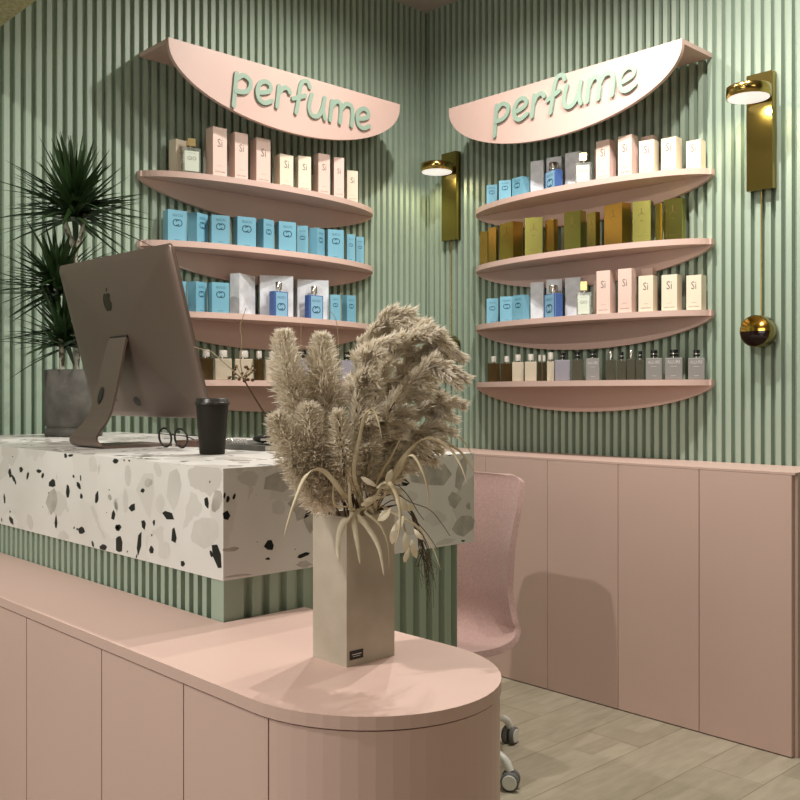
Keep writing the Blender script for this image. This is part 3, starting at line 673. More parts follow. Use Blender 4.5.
# stand: flat bar bent at the heel
prof = smoothpath([(-.034, 0, .225), (-.050, 0, .205)], 2)
hz = SCZ + .215 - DT
P2 = [Vector((1.227 - 1.2, 0, hz)), Vector((1.215 - 1.2, 0, hz - .02)), Vector((1.172 - 1.2, 0, .10)), Vector((1.132 - 1.2, 0, .042)), Vector((1.121 - 1.2, 0, .024)), Vector((1.129 - 1.2, 0, .009)), Vector((1.156 - 1.2, 0, .0035)), Vector((1.24 - 1.2, 0, .0035)), Vector((1.335 - 1.2, 0, .0035))]
P2 = smoothpath(P2, 5); w = MB(); vs = []; k_ = len(P2)
for i, p in enumerate(P2):
    d = (P2[min(i + 1, k_ - 1)] - P2[max(i - 1, 0)]).normalized(); nn = Vector((d.z, 0, -d.x)); s = i / (k_ - 1)
    hwid = .042 + .044 * min(1, s * 1.6)
    for dy, dn in ((-hwid, -.0035), (hwid, -.0035), (hwid, .0035), (-hwid, .0035)): vs.append(p + nn * dn + Vector((0, dy, 0)))
fs = [(4 * i + j, 4 * i + (j + 1) % 4, 4 * i + 4 + (j + 1) % 4, 4 * i + 4 + j) for i in range(k_ - 1) for j in range(4)] + [(0, 1, 2, 3), (4 * k_ - 4, 4 * k_ - 3, 4 * k_ - 2, 4 * k_ - 1)]
w.add(vs, fs); vs = [p.copy() for p in w.v]
st = w.build('stand', 'alu', mac); bevel(st, .0015, 2)
w = MB(); w.box((-.003, -.048, -.006), (.012, .048, .004), X=Matrix.Translation((1.222 - 1.2, 0, hz + .002)) @ Matrix.Rotation(-TI, 4, 'Y')); w.build('hinge', 'black', mac)
# cable opening in the stand, sockets and button on the back
p = Vector((-.049 + 0.008, .0, .072)); d = Vector((.043, 0, .175)).normalized(); nn = Vector((-d.z, 0, d.x))
w = MB(); vs = [];
for k in range(20):
    a = 2 * PI * k / 20; vs.append(Vector((1.1815 - 1.2, .018, .138)) + nn * .0052 + Vector((0, 1, 0)) * math.cos(a) * .012 + d * math.sin(a) * .024)
w.add(vs, [tuple(range(20))])
w.build('cable_opening', 'black', mac)
def on_back(a, b, lift=.0):      # point on the bowed back
    fr = max(abs(a) / (SW / 2), abs(b - SHh / 2) / (SHh / 2)); lv = levels
    x = lv[-1][1]
    for (s0, x0), (s1, x1) in zip(lv[2:], lv[3:]):
        if s1 <= fr <= s0: x = x0 + (x1 - x0) * (s0 - fr) / (s0 - s1)
    return T2 @ Vector((x - lift, a, b))
def decal(outline2, name, m_, lift=.0008):
    w = MB(); vs = [on_back(a, b, lift) for a, b in outline2]; w.add(vs, [tuple(range(len(vs)))]); return w.build(name, m_, mac)
def ell(cx, cy, rx, ry, n=20): return [(cx + rx * math.cos(2 * PI * k / n), cy + ry * math.sin(2 * PI * k / n)) for k in range(n)]
# logo: bitten apple with leaf
AP = [(0, .80), (.18, .86), (.38, .84), (.55, .72), (.44, .60), (.40, .45), (.46, .28), (.62, .17), (.50, -.10), (.33, -.30), (.15, -.32), (0, -.26), (-.15, -.32), (-.33, -.30), (-.52, -.06), (-.62, .22), (-.60, .55), (-.42, .80), (-.20, .86)]
ly, lz, ls = .028, .330, .036
decal([(ly - a * ls, lz + (b - .25) * ls * 1.15) for a, b in AP], 'logo', 'logo')
decal([(ly - a * ls, lz + (b - .25) * ls * 1.15) for a, b in [(.0, .92), (.14, 1.0), (.22, 1.22), (.06, 1.14)]], 'logo_leaf', 'logo')
decal(ell(.015, .048, .017, .014), 'power_socket', 'black')
decal(ell(.125, .052, .0032, .0032, 10), 'jack_socket', 'black')
for q in (.14, .152, .164): decal([(q, .050), (q + .004, .050), (q + .004, .054), (q, .054)], 'port', 'black')

# ------------------------------------------------------------------ small things on the desk
cupc = Vector((1.222, 1.934, DT))
cup = thing('coffee_cup', 'black takeaway coffee cup with lid beside the folded glasses on the terrazzo', 'cup', cupc)
MB().lathe([(.0285, 0), (.0295, .002), (.038, .118)], n=32).build('cup_body', 'cup', cup)
MB().lathe([(.0405, .117), (.0410, .121), (.0400, .1225), (.0385, .124), (.0375, .131), (.0345, .133), (.034, .130)], n=32).build('lid', 'lid', cup)
g = thing('eyeglasses', 'thin black-rimmed eyeglasses resting between the computer and the cup', 'glasses', (1.292, 2.235, DT), .12)
for s in (-1, 1):
    ci = Vector((0, s * .034, .0270)); pts = [ci + Vector((-.05 * (math.sin(a)) * .3 * .2, math.cos(a) * .0265, math.sin(a) * .0245)) for a in [2 * PI * k / 24 for k in range(25)]]
    MB().tube(pts, .0028, 6, cap=False).build('rim', 'black', g)
    lens = MB(); lens.add([p for p in pts[:-1]], [tuple(range(24))]); lens.build('lens', mat('lens_glass', (.95, .95, .95), .02, trans=1., ior=1.02), g)
    MB().tube(smoothpath([(0, s * .060, .036), (.02, s * .062, .034), (.09, s * .050, .024), (.118, s * .046, .006)], 4), .0014, 6).build('temple_arm', 'black', g)
MB().tube(smoothpath([(0, -.009, .032), (-.002, 0, .037), (0, .009, .032)], 3), .0016, 6).build('bridge', 'black', g)
bk = thing('book', 'dark grey book lying flat behind the coffee cup', 'book', (1.43, 2.075, DT), .12)
MB().box((-.068, -.128, .0015), (.066, .126, .0125)).build('pages', 'paper', bk); w = MB(); w.box((-.07, -.13, 0), (.07, .13, .0014)); w.box((-.07, -.13, .0126), (.07, .13, .014)); w.box((-.07, -.13, .0014), (-.0685, .13, .0126)); w.build('cover', 'potgrey', bk)
sn = thing('spiral_notebook', 'pale spiral bound notebook lying on the dark grey book', 'notebook', (1.435, 2.13, DT + .0142), .2)
MB().box((-.05, -.07, 0), (.05, .07, .009)).build('pages', 'keys', sn)
for i_ in range(14):
    y_ = -.065 + .01 * i_; MB().tube([(-.050 + .006 * math.cos(a_), y_, .0055 + .0052 * math.sin(a_)) for a_ in [2 * PI * q_ / 10 for q_ in range(11)]], .0010, 5, cap=False).build('spiral_ring', 'capsilver', sn)
mo = thing('spectacle_case', 'small dark rounded case lying on the right end of the grey book', 'case', (1.44, 1.99, DT + .0142), .35)
w = MB(); nU, nV = 14, 8; vs = []
for j in range(nV + 1):
    ph = -PI / 2 + PI * j / nV
    for i in range(nU * 2): a = PI * i / nU; vs.append((math.cos(a) * .038 * max(.02, math.cos(ph)), math.sin(a) * .060 * max(.02, math.cos(ph)), .013 + .013 * math.sin(ph)))
w.add(vs, [(j * nU * 2 + i, j * nU * 2 + (i + 1) % (nU * 2), (j + 1) * nU * 2 + (i + 1) % (nU * 2), (j + 1) * nU * 2 + i) for j in range(nV) for i in range(nU * 2)], 0, True)
w.build('shell', 'black', mo); MB().box((-.041, -.012, .010), (-.036, .012, .016)).build('clasp', 'capsilver', mo)
nb = thing('notebook', 'closed notebook with dark brown cover left of the cup', 'notebook', (1.40, 2.275, DT), .25)
MB().box((-.055, -.04, .0), (.055, .04, .014)).build('pages', 'brown', nb); MB().box((-.056, -.041, .0141), (.056, .041, .016)).build('cover', 'brown', nb)

# ------------------------------------------------------------------ potted dracaena
PC = Vector((1.422, 3.118, DT))
pl = thing('potted_plant', 'tall dark green dracaena with three leaf heads in a grey cylindrical pot', 'plant', PC)
MB().lathe([(.086, 0), (.094, .002), (.094, .024), (.088, .027), (.088, .034), (.095, .037), (.095, .224), (.083, .226), (.081, .205)], n=40).build('pot', 'potgrey', pl)
MB().lathe([(.0, .2055), (.0815, .206)], n=32, cap=False).build('soil', 'soil', pl)
TR = [[(.01, .0, .2), (.015, .004, .33), (.010, -.004, .45), (.004, .0, .62), (-.015, .018, .705), (-.030, .022, .765)], [(.004, 0, .62), (.018, -.012, .68), (.030, -.02, .76)],
      [(-.035, .01, .2), (-.04, .012, .32), (-.05, .018, .42), (-.052, .02, .51)], [(.045, .0, .2), (.042, .0, .28), (-.0, .02, .32)]]
for i, P_ in enumerate(TR):
    P_ = smoothpath(P_, 5); MB().tube(P_, [.0088 * (1 + .12 * math.sin(k * 2.3)) * (.8 if i == 1 else 1) for k in range(len(P_))], 10).build('cane', 'bark', pl)
rl = random.Random(11)
def leaf_head(c, n, Lm, tilt, name='foliage'):
    w = MB(); c = Vector(c)
    for i in range(n):
        az = 2 * PI * i * .381966 + rl.uniform(-.2, .2); el = rl.uniform(-.15, 1.5) if i > n * .2 else rl.uniform(-.45, .3)
        d = Vector((math.cos(az) * math.cos(el), math.sin(az) * math.cos(el), math.sin(el)))
        ln = Lm * rl.uniform(.72, 1.1) * (1 - .15 * max(0, math.sin(el)))
        if (PC + c + d * ln).y > YL - .03: ln = max(.05, (YL - .03 - (PC + c).y) / max(d.y, .01))
        droop = rl.uniform(.02, .10) * ln * (1.2 - max(0, math.sin(el)))
        st_ = c + Vector((0, 0, rl.uniform(-.03, .04)))
        pts = [st_ + d * ln * t - Vector((0, 0, droop * t ** 2.2)) for t in (0, .12, .3, .5, .7, .87, 1)]
        sd = d.cross(Vector((0, 0, 1))); sd = sd.normalized() if sd.length > .05 else Vector((1, 0, 0))
        wm = rl.uniform(.0080, .0125)
        w.blade(pts, lambda t, wm=wm: wm * min(1, .55 + t * 2.5) * max(.03, (1 - t ** 2.2)), sd, 0, .35)
    return w.build(name, 'leaf', pl)
leaf_head((0, 0, .762), 210, .275, 0); leaf_head((-.045, .02, .50), 150, .25, 0); leaf_head((-.025, .02, .325), 130, .22, 0)

# ------------------------------------------------------------------ concrete vase with dried arrangement
VX0, VX1, VY0, VY1, VH = .974, 1.078, 1.150, 1.236, .237
vc = Vector(((VX0 + VX1) / 2, (VY0 + VY1) / 2, KZ))
vase = thing('vase', 'tall square pale concrete vase with small black tag on the pink counter', 'vase', vc)
a, b = (VX1 - VX0) / 2, (VY1 - VY0) / 2; w = MB(); th = .006
w.box((-a, -b, 0), (a, b, .012)); w.box((-a, -b, .012), (-a + th, b, VH)); w.box((a - th, -b, .012), (a, b, VH)); w.box((-a + th, -b, .012), (a - th, -b + th, VH)); w.box((-a + th, b - th, .012), (a - th, b, VH))
w.build('vase_body', 'concrete', vase)
w = MB(); w.box((-a + .006, -b - .0012, .010), (-a + .034, -b - .0001, .024), 0); put_line(w, -a + .020, .0175, .020, -b - .0014, 1, .0012); put_line(w, -a + .020, .0145, .016, -b - .0014, 1, .0008); w.build('tag', ['black', 'inkw'], vase)
G = 'dried stems in the concrete vase'
mouth = vc + Vector((0, 0, VH))
rp = random.Random(7)
def plume(path, r0, r1, n, label, tufts=True, dark=False, sub=0, stemr=.0022):
    """stem path in world metres; hairs cover the part beyond hair-start"""
    path = smoothpath(path, 8); base = path[0].copy()
    t = thing('pampas_plume', label, 'dried plant', base, 0, G)
    loc = [p - base for p in path]
    MB().tube(loc, [stemr * (1 - .6 * i / len(loc)) for i in range(len(loc))], 5).build('stem', 'stem', t)
    w = MB(); k = len(loc); i0 = int(k * r0)
    branches = [(loc[i0:], 1.)]
    for s in range(sub):
        f = rp.uniform(.0, .75); i = i0 + int((k - i0 - 2) * f); d = (loc[min(i + 2, k - 1)] - loc[i]).normalized()
        rad = Vector((rp.gauss(0, 1), rp.gauss(0, 1), rp.gauss(0, 1))); rad = (rad - d * rad.dot(d)).normalized()
        ln = r1 * rp.uniform(1.1, 2.1) * (1 - .35 * f); q = loc[i]
        bp = [q + (d * .75 + rad * .65) * ln * t_ + Vector((RT.x, RT.y, 0)) * ln * .18 * t_ * t_ - Vector((0, 0, ln * .28 * t_ * t_)) for t_ in (0, .25, .5, .75, 1)]
        branches.append((bp, .55))
    tot_ = sum(len(b_) * sc for b_, sc in branches)
    for bp, sc in branches:
        if sc != 1.: w.tube(bp, .0005, 3, 2, cap=False)
        m_ = len(bp); cnt = int(1.8 * n * (len(bp) * sc) / tot_) if sc == 1. else int(n * 1.7 / max(1, sub))
        for _ in range(cnt):
            f = rp.random(); i = min(int(f * (m_ - 1)), m_ - 2); fr = f * (m_ - 1) - i
            p = bp[i].lerp(bp[i + 1], fr); d = (bp[i + 1] - bp[i]).normalized()
            rad = Vector((rp.gauss(0, 1), rp.gauss(0, 1), rp.gauss(0, 1))); rad = (rad - d * rad.dot(d)).normalized()
            prof = (math.sin(PI * min(1, f * .82 + .16)) ** .6) if sc == 1. else .55
            R = (r1 if sub == 0 else r1 * (.45 if sc == 1. else .30)) * prof
            q = p + rad * R * rp.uniform(0, .62)
            dd = (rad * rp.uniform(.55, 1.3) + d * rp.uniform(.2, 1.1) + Vector((rp.gauss(0, .22), rp.gauss(0, .22), rp.gauss(0, .22))) + Vector((0, 0, rp.uniform(-.25, .2)))).normalized()
            if sub: dd = (d * rp.uniform(.8, 1.4) + rad * rp.uniform(.25, .9)).normalized()
            ln = rp.uniform(.010, .024) * (.45 + .55 * prof if sub == 0 else .8); wd = rp.uniform(.0006, .0013) * (1.45 if sub else 1)
            sdv = dd.cross(Vector((rp.gauss(0, 1), rp.gauss(0, 1), rp.gauss(0, 1)))).normalized()
            mid = q + dd * ln * .5 + rad * ln * .05
            w.add([q - sdv * wd * .5, q + sdv * wd * .5, mid + sdv * wd, mid - sdv * wd, q + dd * ln], [(0, 1, 2, 3), (3, 2, 4)], 1 if rp.random() < .28 else 0)
    w.build('plume', ['plume', 'plume2', 'stem'], t)
    return t
V0 = lambda dx, dy: vc + Vector((dx, dy, .10))
VT = lambda dx, dy: mouth + Vector((dx, dy, 0))
T0 = 1.535
def pl_(label, pts, ts, **kw):
    q = [V0(*kw.pop('b', (0, 0))), VT(*kw.pop('m', (0, 0)))] + [at(x, y, t_) for (x, y), t_ in zip(pts, ts)]
    return plume(q, **kw, label=label)
pl_('upright fluffy beige pampas plume at the far left of the vase arrangement', [(318, 470), (300, 415), (288, 375), (283, 332)], (1.52, 1.50, 1.49, 1.49), b=(-.02, .01), m=(-.025, .012), r0=.50, r1=.035, n=2300)
pl_('upright fluffy beige pampas plume standing second from the left', [(335, 480), (329, 420), (323, 380), (322, 335)], (1.53, 1.52, 1.51, 1.51), b=(-.01, 0), m=(-.015, .005), r0=.50, r1=.040, n=2700)
pl_('short drooping pampas plume low on the left of the arrangement', [(315, 480), (293, 450), (275, 415)], (1.50, 1.46, 1.44), b=(-.03, .015), m=(-.035, .02), r0=.35, r1=.042, n=2400)
pl_('short dense pampas plume beneath the two upright plumes', [(325, 478), (312, 445), (308, 405)], (1.50, 1.47, 1.46), b=(-.02, -.01), m=(-.02, -.01), r0=.35, r1=.044, n=2500)
pl_('low pampas tuft at the left vase rim', [(318, 500), (303, 478), (292, 462)], (1.50, 1.47, 1.46), b=(-.03, 0), m=(-.032, 0), r0=.36, r1=.026, n=1300)
pl_('pampas tuft rising at the centre of the arrangement', [(345, 480), (342, 450), (338, 412)], (1.49, 1.46, 1.45), b=(0, -.01), m=(-.005, -.015), r0=.40, r1=.022, n=1200)
pl_('darker feathery plume in the middle of the arrangement', [(365, 480), (368, 445), (366, 405)], (1.52, 1.50, 1.49), b=(.0, -.01), m=(.002, -.01), r0=.40, r1=.028, n=1500)
kw2 = dict(sub=26)
pl_('tallest dried reed plume bending over at the top', [(352, 470), (358, 400), (366, 345), (395, 318), (430, 328)], (1.56, 1.57, 1.58, 1.58, 1.57), b=(.0, .0), m=(.0, .005), r0=.45, r1=.026, n=2600, **kw2)
pl_('large dried reed plume arching to the upper right', [(358, 470), (375, 400), (398, 350), (430, 335), (462, 358)], (1.55, 1.55, 1.54, 1.53, 1.52), b=(.01, .0), m=(.01, .0), r0=.40, r1=.030, n=3000, **kw2)
pl_('dried reed plume arching right under the largest one', [(362, 475), (385, 420), (412, 380), (440, 365), (466, 378)], (1.53, 1.52, 1.50, 1.49, 1.48), b=(.02, .0), m=(.02, .0), r0=.40, r1=.028, n=2700, **kw2)
pl_('dried reed plume leaning to the right at mid height', [(368, 480), (392, 440), (418, 412), (440, 402), (462, 405)], (1.55, 1.55, 1.55, 1.54, 1.53), b=(.03, .0), m=(.03, .0), r0=.36, r1=.028, n=2600, **kw2)
pl_('lowest dried reed plume reaching right above the desk corner', [(372, 490), (395, 455), (415, 435), (435, 428), (452, 432)], (1.54, 1.54, 1.54, 1.54, 1.54), b=(.03, -.01), m=(.032, -.008), r0=.32, r1=.024, n=1900, **kw2)
pl_('upright dried reed plume left of the tallest one', [(352, 480), (355, 430), (360, 385), (372, 350), (392, 340)], (1.50, 1.49, 1.48, 1.47, 1.47), b=(.01, .01), m=(.008, .01), r0=.38, r1=.026, n=2300, **kw2)
pl_('inner dried reed plume filling the centre right', [(362, 470), (378, 425), (394, 390), (412, 370), (436, 380)], (1.57, 1.58, 1.59, 1.60, 1.60), b=(.02, .01), m=(.015, .012), r0=.38, r1=.030, n=2400, **kw2)
pl_('dried reed plume filling the gap under the high arch', [(360, 470), (384, 415), (405, 372), (425, 352), (450, 350)], (1.58, 1.58, 1.57, 1.56, 1.55), b=(.015, .0), m=(.012, .0), r0=.40, r1=.030, n=2400, **kw2)
pl_('short dried reed plume low on the right side of the bunch', [(372, 490), (395, 460), (418, 448), (440, 450)], (1.56, 1.57, 1.58, 1.58), b=(.03, .0), m=(.03, .002), r0=.40, r1=.022, n=1500, **kw2)
def dry_blade(label, P_, wmax, ts, m_='straw', taper=True, name='dried_leaf', base=None, cat='dried plant'):
    q = [at(x, y, t_) for (x, y), t_ in zip(P_, ts)]
    if base: q = [V0(*base), VT(*base) + Vector((0, 0, .0))] + q
    q = smoothpath(q, 6); o0 = q[0].copy(); w = MB()
    side = Vector((RT.x, RT.y, .0)) * .8 + Vector((0, 0, .5))
    w.blade([p - o0 for p in q], (lambda t: wmax * (min(1, .5 + 2 * t)) * max(.05, 1 - t ** 2.5)) if taper else (lambda t: wmax * math.sin(PI * min(1, t * .97 + .03)) ** .7), side, 0, .3)
    ob = w.build(name, m_); ob.location = o0; sol = ob.modifiers.new('thickness', 'SOLIDIFY'); sol.thickness = .0005
    return tag(ob, label, cat, G)
dry_blade('broad dried grass blade arching right and curving down over the desk edge', [(385, 495), (400, 462), (425, 438), (448, 447), (461, 466), (467, 484)], .0040, (1.50, 1.50, 1.49, 1.47, 1.46, 1.46), base=(.03, -.01))
dry_blade('second dried grass blade arching right, ending lower beside the chair', [(388, 490), (408, 455), (432, 440), (457, 449), (470, 465), (476, 473)], .0034, (1.53, 1.54, 1.54, 1.53, 1.53, 1.53), base=(.025, .0))
dry_blade('thin dried blade arching highest over the desk corner', [(392, 480), (415, 450), (440, 434), (458, 436), (469, 449), (474, 462)], .0022, (1.56, 1.57, 1.58, 1.58, 1.58, 1.58), base=(.03, .01))
dry_blade('dried blade curving down in front of the terrazzo at centre right', [(396, 478), (410, 455), (422, 470), (428, 492), (428, 512)], .0028, (1.48, 1.46, 1.45, 1.45, 1.45), base=(.032, -.02))
dry_blade('long dried blade arching left and hanging down past the vase', [(340, 490), (322, 470), (307, 474), (296, 498), (288, 522), (284, 537)], .0042, (1.47, 1.45, 1.43, 1.42, 1.42, 1.42), base=(-.02, -.02))
dry_blade('straight upright dried blade left of the vase centre', [(335, 505), (334, 480), (335, 462)], .0022, (1.48, 1.47, 1.46), base=(-.02, -.03))
dry_blade('stout upright dried blade over the vase front corner', [(352, 510), (349, 485), (345, 462)], .0036, (1.475, 1.47, 1.46), base=(.0, -.03), taper=True)
dry_blade('upright dried blade whose tip folds over to the right', [(354, 475), (359, 440), (366, 414), (374, 411), (379, 424), (382, 440)], .0030, (1.46, 1.45, 1.44, 1.44, 1.43, 1.43), base=(.005, -.02))
dry_blade('slim upright dried blade at the middle of the bunch', [(350, 480), (354, 440), (360, 405)], .0022, (1.47, 1.46, 1.45), base=(.0, -.02))
dry_blade('yellowish dried blade leaning right out of the vase', [(378, 480), (392, 455), (402, 435)], .0030, (1.50, 1.50, 1.50), base=(.02, -.015))
dry_blade('pale leaf hanging over the left vase face', [(351, 515), (342, 525), (338, 545), (339, 561)], .0058, (1.475, 1.465, 1.462, 1.462), m_='straw2', taper=False, base=(-.03, -.03))
dry_blade('short pale leaf hanging at the vase front corner', [(353, 516), (355, 530), (358, 548), (360, 564)], .0042, (1.478, 1.468, 1.462, 1.460), m_='straw2', taper=False, base=(-.02, -.035))
dry_blade('long pale leaf hanging over the right vase face', [(356, 514), (367, 526), (379, 548), (384, 576)], .0046, (1.482, 1.470, 1.468, 1.470), m_='straw2', taper=False, base=(.01, -.035))
dry_blade('thin dried blade drooping along the right vase edge', [(365, 512), (380, 525), (388, 545), (389, 568)], .0025, (1.49, 1.48, 1.475, 1.475), base=(.02, -.03))
dry_blade('dried blade curving right and hanging before the green fluting', [(392, 512), (415, 525), (430, 542), (441, 570)], .0028, (1.49, 1.47, 1.46, 1.455), base=(.03, -.025))
dry_blade('pale strap leaf curling over right of the vase', [(378, 492), (388, 482), (398, 500), (400, 525), (394, 550)], .0042, (1.47, 1.45, 1.44, 1.44, 1.445), base=(.02, -.03))
# leafy spray
sp = thing('leafy_spray', 'spray of small pale oval leaves spilling over the right vase rim', 'dried plant', VT(.02, -.02), 0, G)
stp = smoothpath([V0(.02, -.02), VT(.02, -.02), at(385, 490, 1.48), at(398, 505, 1.46), at(405, 530, 1.455), at(410, 552, 1.455)], 5); b0 = VT(.02, -.02)
MB().tube([p - b0 for p in stp], .0013, 5).build('stem', 'stempale', sp)
for (x, y, ang, ln, wd) in [(372, 484, -2.6, 17, 6), (381, 486, -.4, 15, 6), (388, 480, -1.2, 14, 6), (376, 498, 2.9, 16, 5), (399, 500, .9, 17, 8), (404, 506, .2, 14, 7), (387, 512, 2.4, 16, 7), (394, 530, 1.7, 18, 6), (406, 538, 1.5, 20, 7), (413, 545, 1.3, 17, 6), (401, 520, 2.1, 15, 6), (408, 552, 1.9, 14, 5), (416, 532, .9, 13, 5), (370, 503, 2.9, 12, 5)]:
    tt = 1.452 + rp.uniform(-.008, .015); c0 = at(x, y, tt); dv = (RT * math.cos(ang) + Vector((0, 0, -math.sin(ang)))).normalized()
    ln_, wd_ = ln * tt / F * 1.15, wd * tt / F * .62; sdv = dv.cross(FW).normalized(); bend = -FW * ln_ * .25
    pts = [c0 - b0 + dv * ln_ * (t_ - .3) + bend * math.sin(PI * t_) for t_ in (0, .15, .35, .55, .75, .9, 1)]
    w = MB(); w.blade(pts, lambda t_, wd_=wd_: wd_ * max(.04, math.sin(PI * (t_ * .94 + .03)) ** 1.25), sdv + FW * rp.uniform(-.9, .9), 0, .22); w.build('leaf', 'straw2', sp)
# twigs
def twig(label, paths, r, m_='twig', name='dry_twig', ts=None, extra=None):
    first = None; w = MB()
    for P_, tt in paths:
        q = [at(x, y, t_) for (x, y), t_ in zip(P_, tt)] if not isinstance(P_[0], Vector) else P_
        q = smoothpath(q, 5); first = first or q[0].copy()
        w.tube([p - first for p in q], [r * (1 - .5 * i / len(q)) for i in range(len(q))], 5)
    ob = w.build(name, m_); ob.location = first; return tag(ob, label, 'dried plant', G), first
q0 = [V0(-.03, .02), VT(-.035, .02)]
bt = thing('berry_twig', 'thin branch with a cluster of dry brown berries left of the plumes', 'dried plant', VT(-.035, .02), 0, G); b0 = VT(-.035, .02)
stp = smoothpath(q0 + [at(*p) for p in ((322, 490, 1.52), (297, 456, 1.50), (272, 424, 1.47), (256, 400, 1.45), (243, 378, 1.44))], 5)
MB().tube([p - b0 for p in stp], [.0020 * (1 - .45 * i / len(stp)) for i in range(len(stp))], 6).build('stem', 'stem', bt)
for P_ in ([(243, 378), (240, 362), (242, 340), (240, 326), (246, 308)], [(241, 378), (228, 366), (212, 352), (194, 347)], [(243, 380), (250, 374), (253, 360)]):
    MB().tube([at(x, y, 1.44 + .004 * i) - b0 for i, (x, y) in enumerate(P_)], [.0011 - .00015 * i for i in range(len(P_))], 5).build('stem', 'stempale', bt)
rb = random.Random(3)
for i in range(26):
    x = rb.uniform(228, 256); y = 376 + rb.uniform(-9, 7) + abs(x - 242) * -.25; c = at(x, y, 1.44 + rb.uniform(-.012, .012)) - b0; r = rb.uniform(.0017, .0028)
    MB().lathe([(r * .1, -r), (r * .8, -r * .6), (r, 0), (r * .75, r * .65), (r * .15, r)], c, 8).build('berry', 'berry', bt)
    if i % 3 == 0: MB().tube([c, at(243, 378, 1.44) - b0], .0006, 4).build('stem', 'stempale', bt)
twig('thin pale twig rising between the two upright plumes', [([V0(-.01, .01), VT(-.01, .01), at(318, 460, 1.52), at(304, 400, 1.53), at(301, 340, 1.53), at(302, 322, 1.53)], None)], .0008, 'stempale')
twig('thin twig with bud rising right of the second plume', [([V0(.0, .01), VT(.0, .01), at(345, 460, 1.55), at(340, 380, 1.56), at(337, 325, 1.56), at(330, 311, 1.56)], None)], .0009, 'stempale')
twig('dark thin twigs arching right in front of the terrazzo end', [([V0(.03, -.02), VT(.03, -.02), at(392, 494, 1.48), at(410, 502, 1.47), at(430, 510, 1.46), at(442, 524, 1.46), at(450, 536, 1.46)], None),
     ([VT(.03, -.02), at(395, 500, 1.48), at(415, 520, 1.47), at(428, 535, 1.47), at(438, 550, 1.47)], None), ([VT(.03, -.02), at(392, 486, 1.49), at(405, 492, 1.48), at(418, 512, 1.48), at(424, 520, 1.48)], None)], .0010)
rt_ = []
for i in range(26):
    x1 = rb.uniform(412, 444); x0 = 424 + rb.uniform(-5, 6); e = rb.uniform(572, 612) if abs(x1 - 430) < 8 else rb.uniform(560, 595)
    tt = 1.50 + rb.uniform(-.015, .015)
    rt_.append(([VT(.034, -.01 + rb.uniform(-.01, .01)), at(405, 505, 1.51), at(418 + rb.uniform(-3, 3), 530, 1.50), at(x0, 550, tt), at((x0 + x1) / 2 + rb.uniform(-3, 3), 566, tt), at(x1 * .55 + 429 * .45, e, tt)], None))
twig('bundle of fine brown roots hanging down right of the vase', rt_, .0006, 'twig', 'dry_root')

# ------------------------------------------------------------------ chair
CC = Vector((2.298, 2.285, 0))
ch = thing('swivel_chair', 'pink upholstered swivel chair with white castor base behind the reception desk', 'chair', CC, PI)   # local +x is the front
SZ_ = .402
prof = smoothpath([(.235, 0, -.022), (.215, 0, .0), (.10, 0, -.004), (-.05, 0, -.010), (-.155, 0, .012), (-.205, 0, .075), (-.215, 0, .18), (-.235, 0, .32), (-.268, 0, .45), (-.298, 0, .543), (-.302, 0, .566)], 4)
hw_ = [.18, .235, .268, .278, .272, .252, .222, .214, .206, .182, .118]
nP = len(prof); nU = 16; vs = []
for i, p in enumerate(prof):
    s = i / (nP - 1) * 10; a_ = int(min(s, 9)); f = s - a_; hwid = hw_[a_] * (1 - f) + hw_[a_ + 1] * f
    d = (prof[min(i + 1, nP - 1)] - prof[max(i - 1, 0)]).normalized(); nn = Vector((d.z, 0, -d.x))   # towards the sitter
    for j in range(nU + 1):
        v = -1 + 2 * j / nU; curl = (.030 if s < 5 else .045) * abs(v) ** 2.6
        if s > 7: curl *= max(.1, 1 - (s - 7) * .32)
        vs.append(p + Vector((0, v * hwid, 0)) + nn * curl)
sh = MB(); sh.add(vs, [(i * (nU + 1) + j, i * (nU + 1) + j + 1, (i + 1) * (nU + 1) + j + 1, (i + 1) * (nU + 1) + j) for i in range(nP - 1) for j in range(nU)], 0, True)
sh.v = [p + Vector((0, 0, SZ_)) for p in sh.v]
so = sh.build('seat_shell', 'fabric', ch); m_ = so.modifiers.new('thickness', 'SOLIDIFY'); m_.thickness = .022; m_.offset = 0; bevel(so, .009, 3); s2 = so.modifiers.new('s', 'SUBSURF'); s2.levels = 1; s2.render_levels = 1
MB().lathe([(.075, .375), (.075, .382), (.03, .387)], n=20).build('seat_mount', 'whitemetal', ch)
MB().lathe([(.026, .09), (.026, .27), (.018, .27), (.018, .377)], n=20).build('column', 'whitemetal', ch)
MB().lathe([(.045, .075), (.045, .11), (.03, .125)], n=20).build('hub', 'whitemetal', ch)
a1 = math.atan2(-.086 - .03, .338); 
base_c = Vector((2.31, 2.30, 0)) - CC
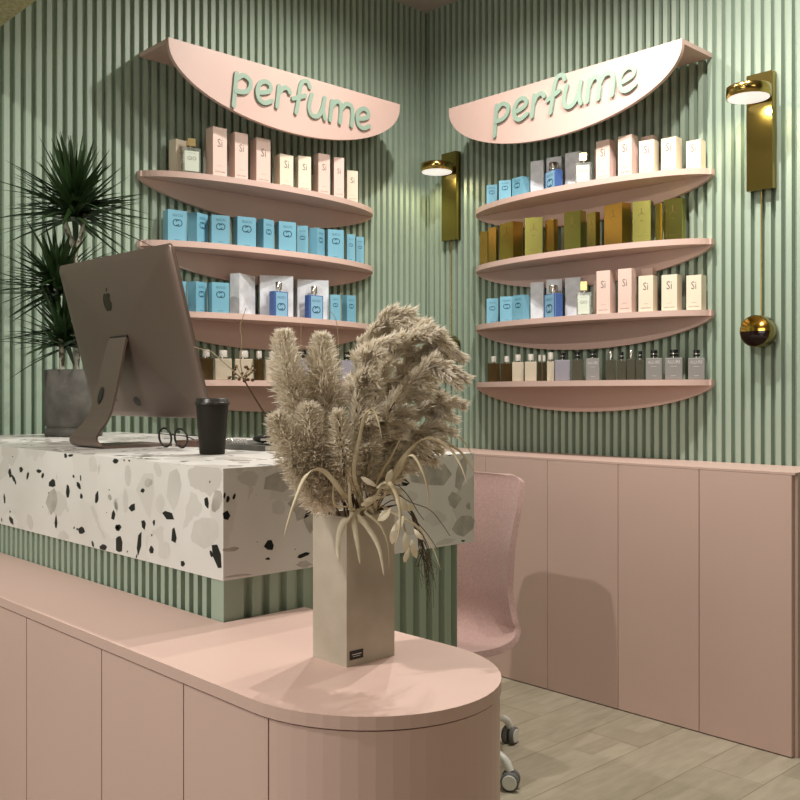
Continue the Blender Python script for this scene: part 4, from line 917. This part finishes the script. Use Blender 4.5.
for k in range(5):
    aw = math.radians(-50 + 36 + 72 * k)               # world angle
    al = aw - PI; d = Vector((math.cos(al), math.sin(al), 0)); wh = d * .345
    leg = MB().tube(smoothpath([(d.x * .03, d.y * .03, .095), (d.x * .16, d.y * .16, .105), (d.x * .27, d.y * .27, .105), (d.x * .325, d.y * .325, .088), (d.x * .345, d.y * .345, .058)], 5), [.017] * 8 + [.013] * 13, 10).build('leg', 'whitemetal', ch)
    t1 = Vector((-d.y, d.x, 0)); ang = math.atan2(d.y, d.x)
    Xc = Matrix.Translation(wh + Vector((0, 0, .030))) @ Matrix.Rotation(ang + .5, 4, 'Z') @ Matrix.Rotation(PI / 2, 4, 'X')
    for s in (-1, 1):
        w = MB().lathe([(.020, -.009), (.030, -.007), (.030, .007), (.022, .0095)], (0, 0, s * .014), 24, X=Xc); c1 = w.build('caster', 'rubber', leg)
        w = MB().lathe([(.0235, .0), (.0235, .0022), (.021, .003)], (0, 0, s * .014 + (.0085 if s > 0 else -.0112)), 24, X=Xc); w.build('caster', 'whitemetal', leg)['label'] = 'white wheel cover'

# ------------------------------------------------------------------ light
def spot(loc, tgt, power, col, rad, ang=100, blend=.6):
    l = bpy.data.lights.new('spot', 'SPOT'); l.energy = power; l.color = col; l.shadow_soft_size = rad; l.spot_size = math.radians(ang); l.spot_blend = blend
    o = bpy.data.objects.new('spot', l); C.objects.link(o); o.location = loc; o.rotation_euler = (Vector(tgt) - Vector(loc)).to_track_quat('-Z', 'Y').to_euler(); return o
def fill_area(loc, tgt, power, col, sx, sy):
    l = bpy.data.lights.new('fill_area', 'AREA'); l.energy = power; l.color = col; l.shape = 'RECTANGLE'; l.size = sx; l.size_y = sy
    o = bpy.data.objects.new('fill_area', l); C.objects.link(o); o.location = loc; o.rotation_euler = (Vector(tgt) - Vector(loc)).to_track_quat('-Z', 'Y').to_euler(); return o
ZL = ZC - .02; W = (1., .93, .84); W2 = (1., .94, .87)
spot((2.58, 1.86, ZL), (2.2, 1.72, 0), 118, W2, .016, 140)
spot((2.80, 1.45, ZL), (2.98, 1.50, 0), 66, W2, .03, 160)
spot((2.55, 2.55, ZL), (2.55, 2.75, 0), 70, W2, .03, 160)
spot((-.33, 1.78, ZL), (.6, 1.9, 0), 165, W, .04, 150)
spot((1.1, 1.2, ZL), (1.1, 1.2, 0), 12, W2, .05, 160)
fill_area((-1.3, 1.7, 1.75), (1.2, 1.9, .8), 25, W2, 1.4, 1.2)  # added unseen fill lamp on the left, brightens counter and desk fronts
fill_area((.9, -1.3, 2.5), (1.3, 1.3, .8), 16, (1., .86, .68), 1.2, 1.2)  # added warm fill out of view, lifts the right-hand faces
for cy in (1.688, 3.325):
    spot((XR - .122, cy, EYE + 1.108), (XR - .122, cy, 0), 3.2, (1., .86, .52), .004, 178, .6)
wd_ = bpy.data.worlds.new('room_air'); bpy.context.scene.world = wd_; wd_.use_nodes = True; wd_.node_tree.nodes['Background'].inputs[0].default_value = (.5, .45, .4, 1); wd_.node_tree.nodes['Background'].inputs[1].default_value = .0

# ------------------------------------------------------------------ camera
cd = bpy.data.cameras.new('camera'); cd.sensor_width = 36; cd.lens = F / 800 * 36; cd.shift_y = -5 / 800; cd.clip_start = .02
cam = bpy.data.objects.new('camera', cd); C.objects.link(cam); cam.location = (0, 0, EYE); cam.rotation_euler = (PI / 2, 0, -TH)
sc = bpy.context.scene; sc.camera = cam
sc.view_settings.view_transform = 'Standard'; sc.view_settings.look = 'None'; sc.view_settings.gamma = 1; sc.view_settings.exposure = 0.
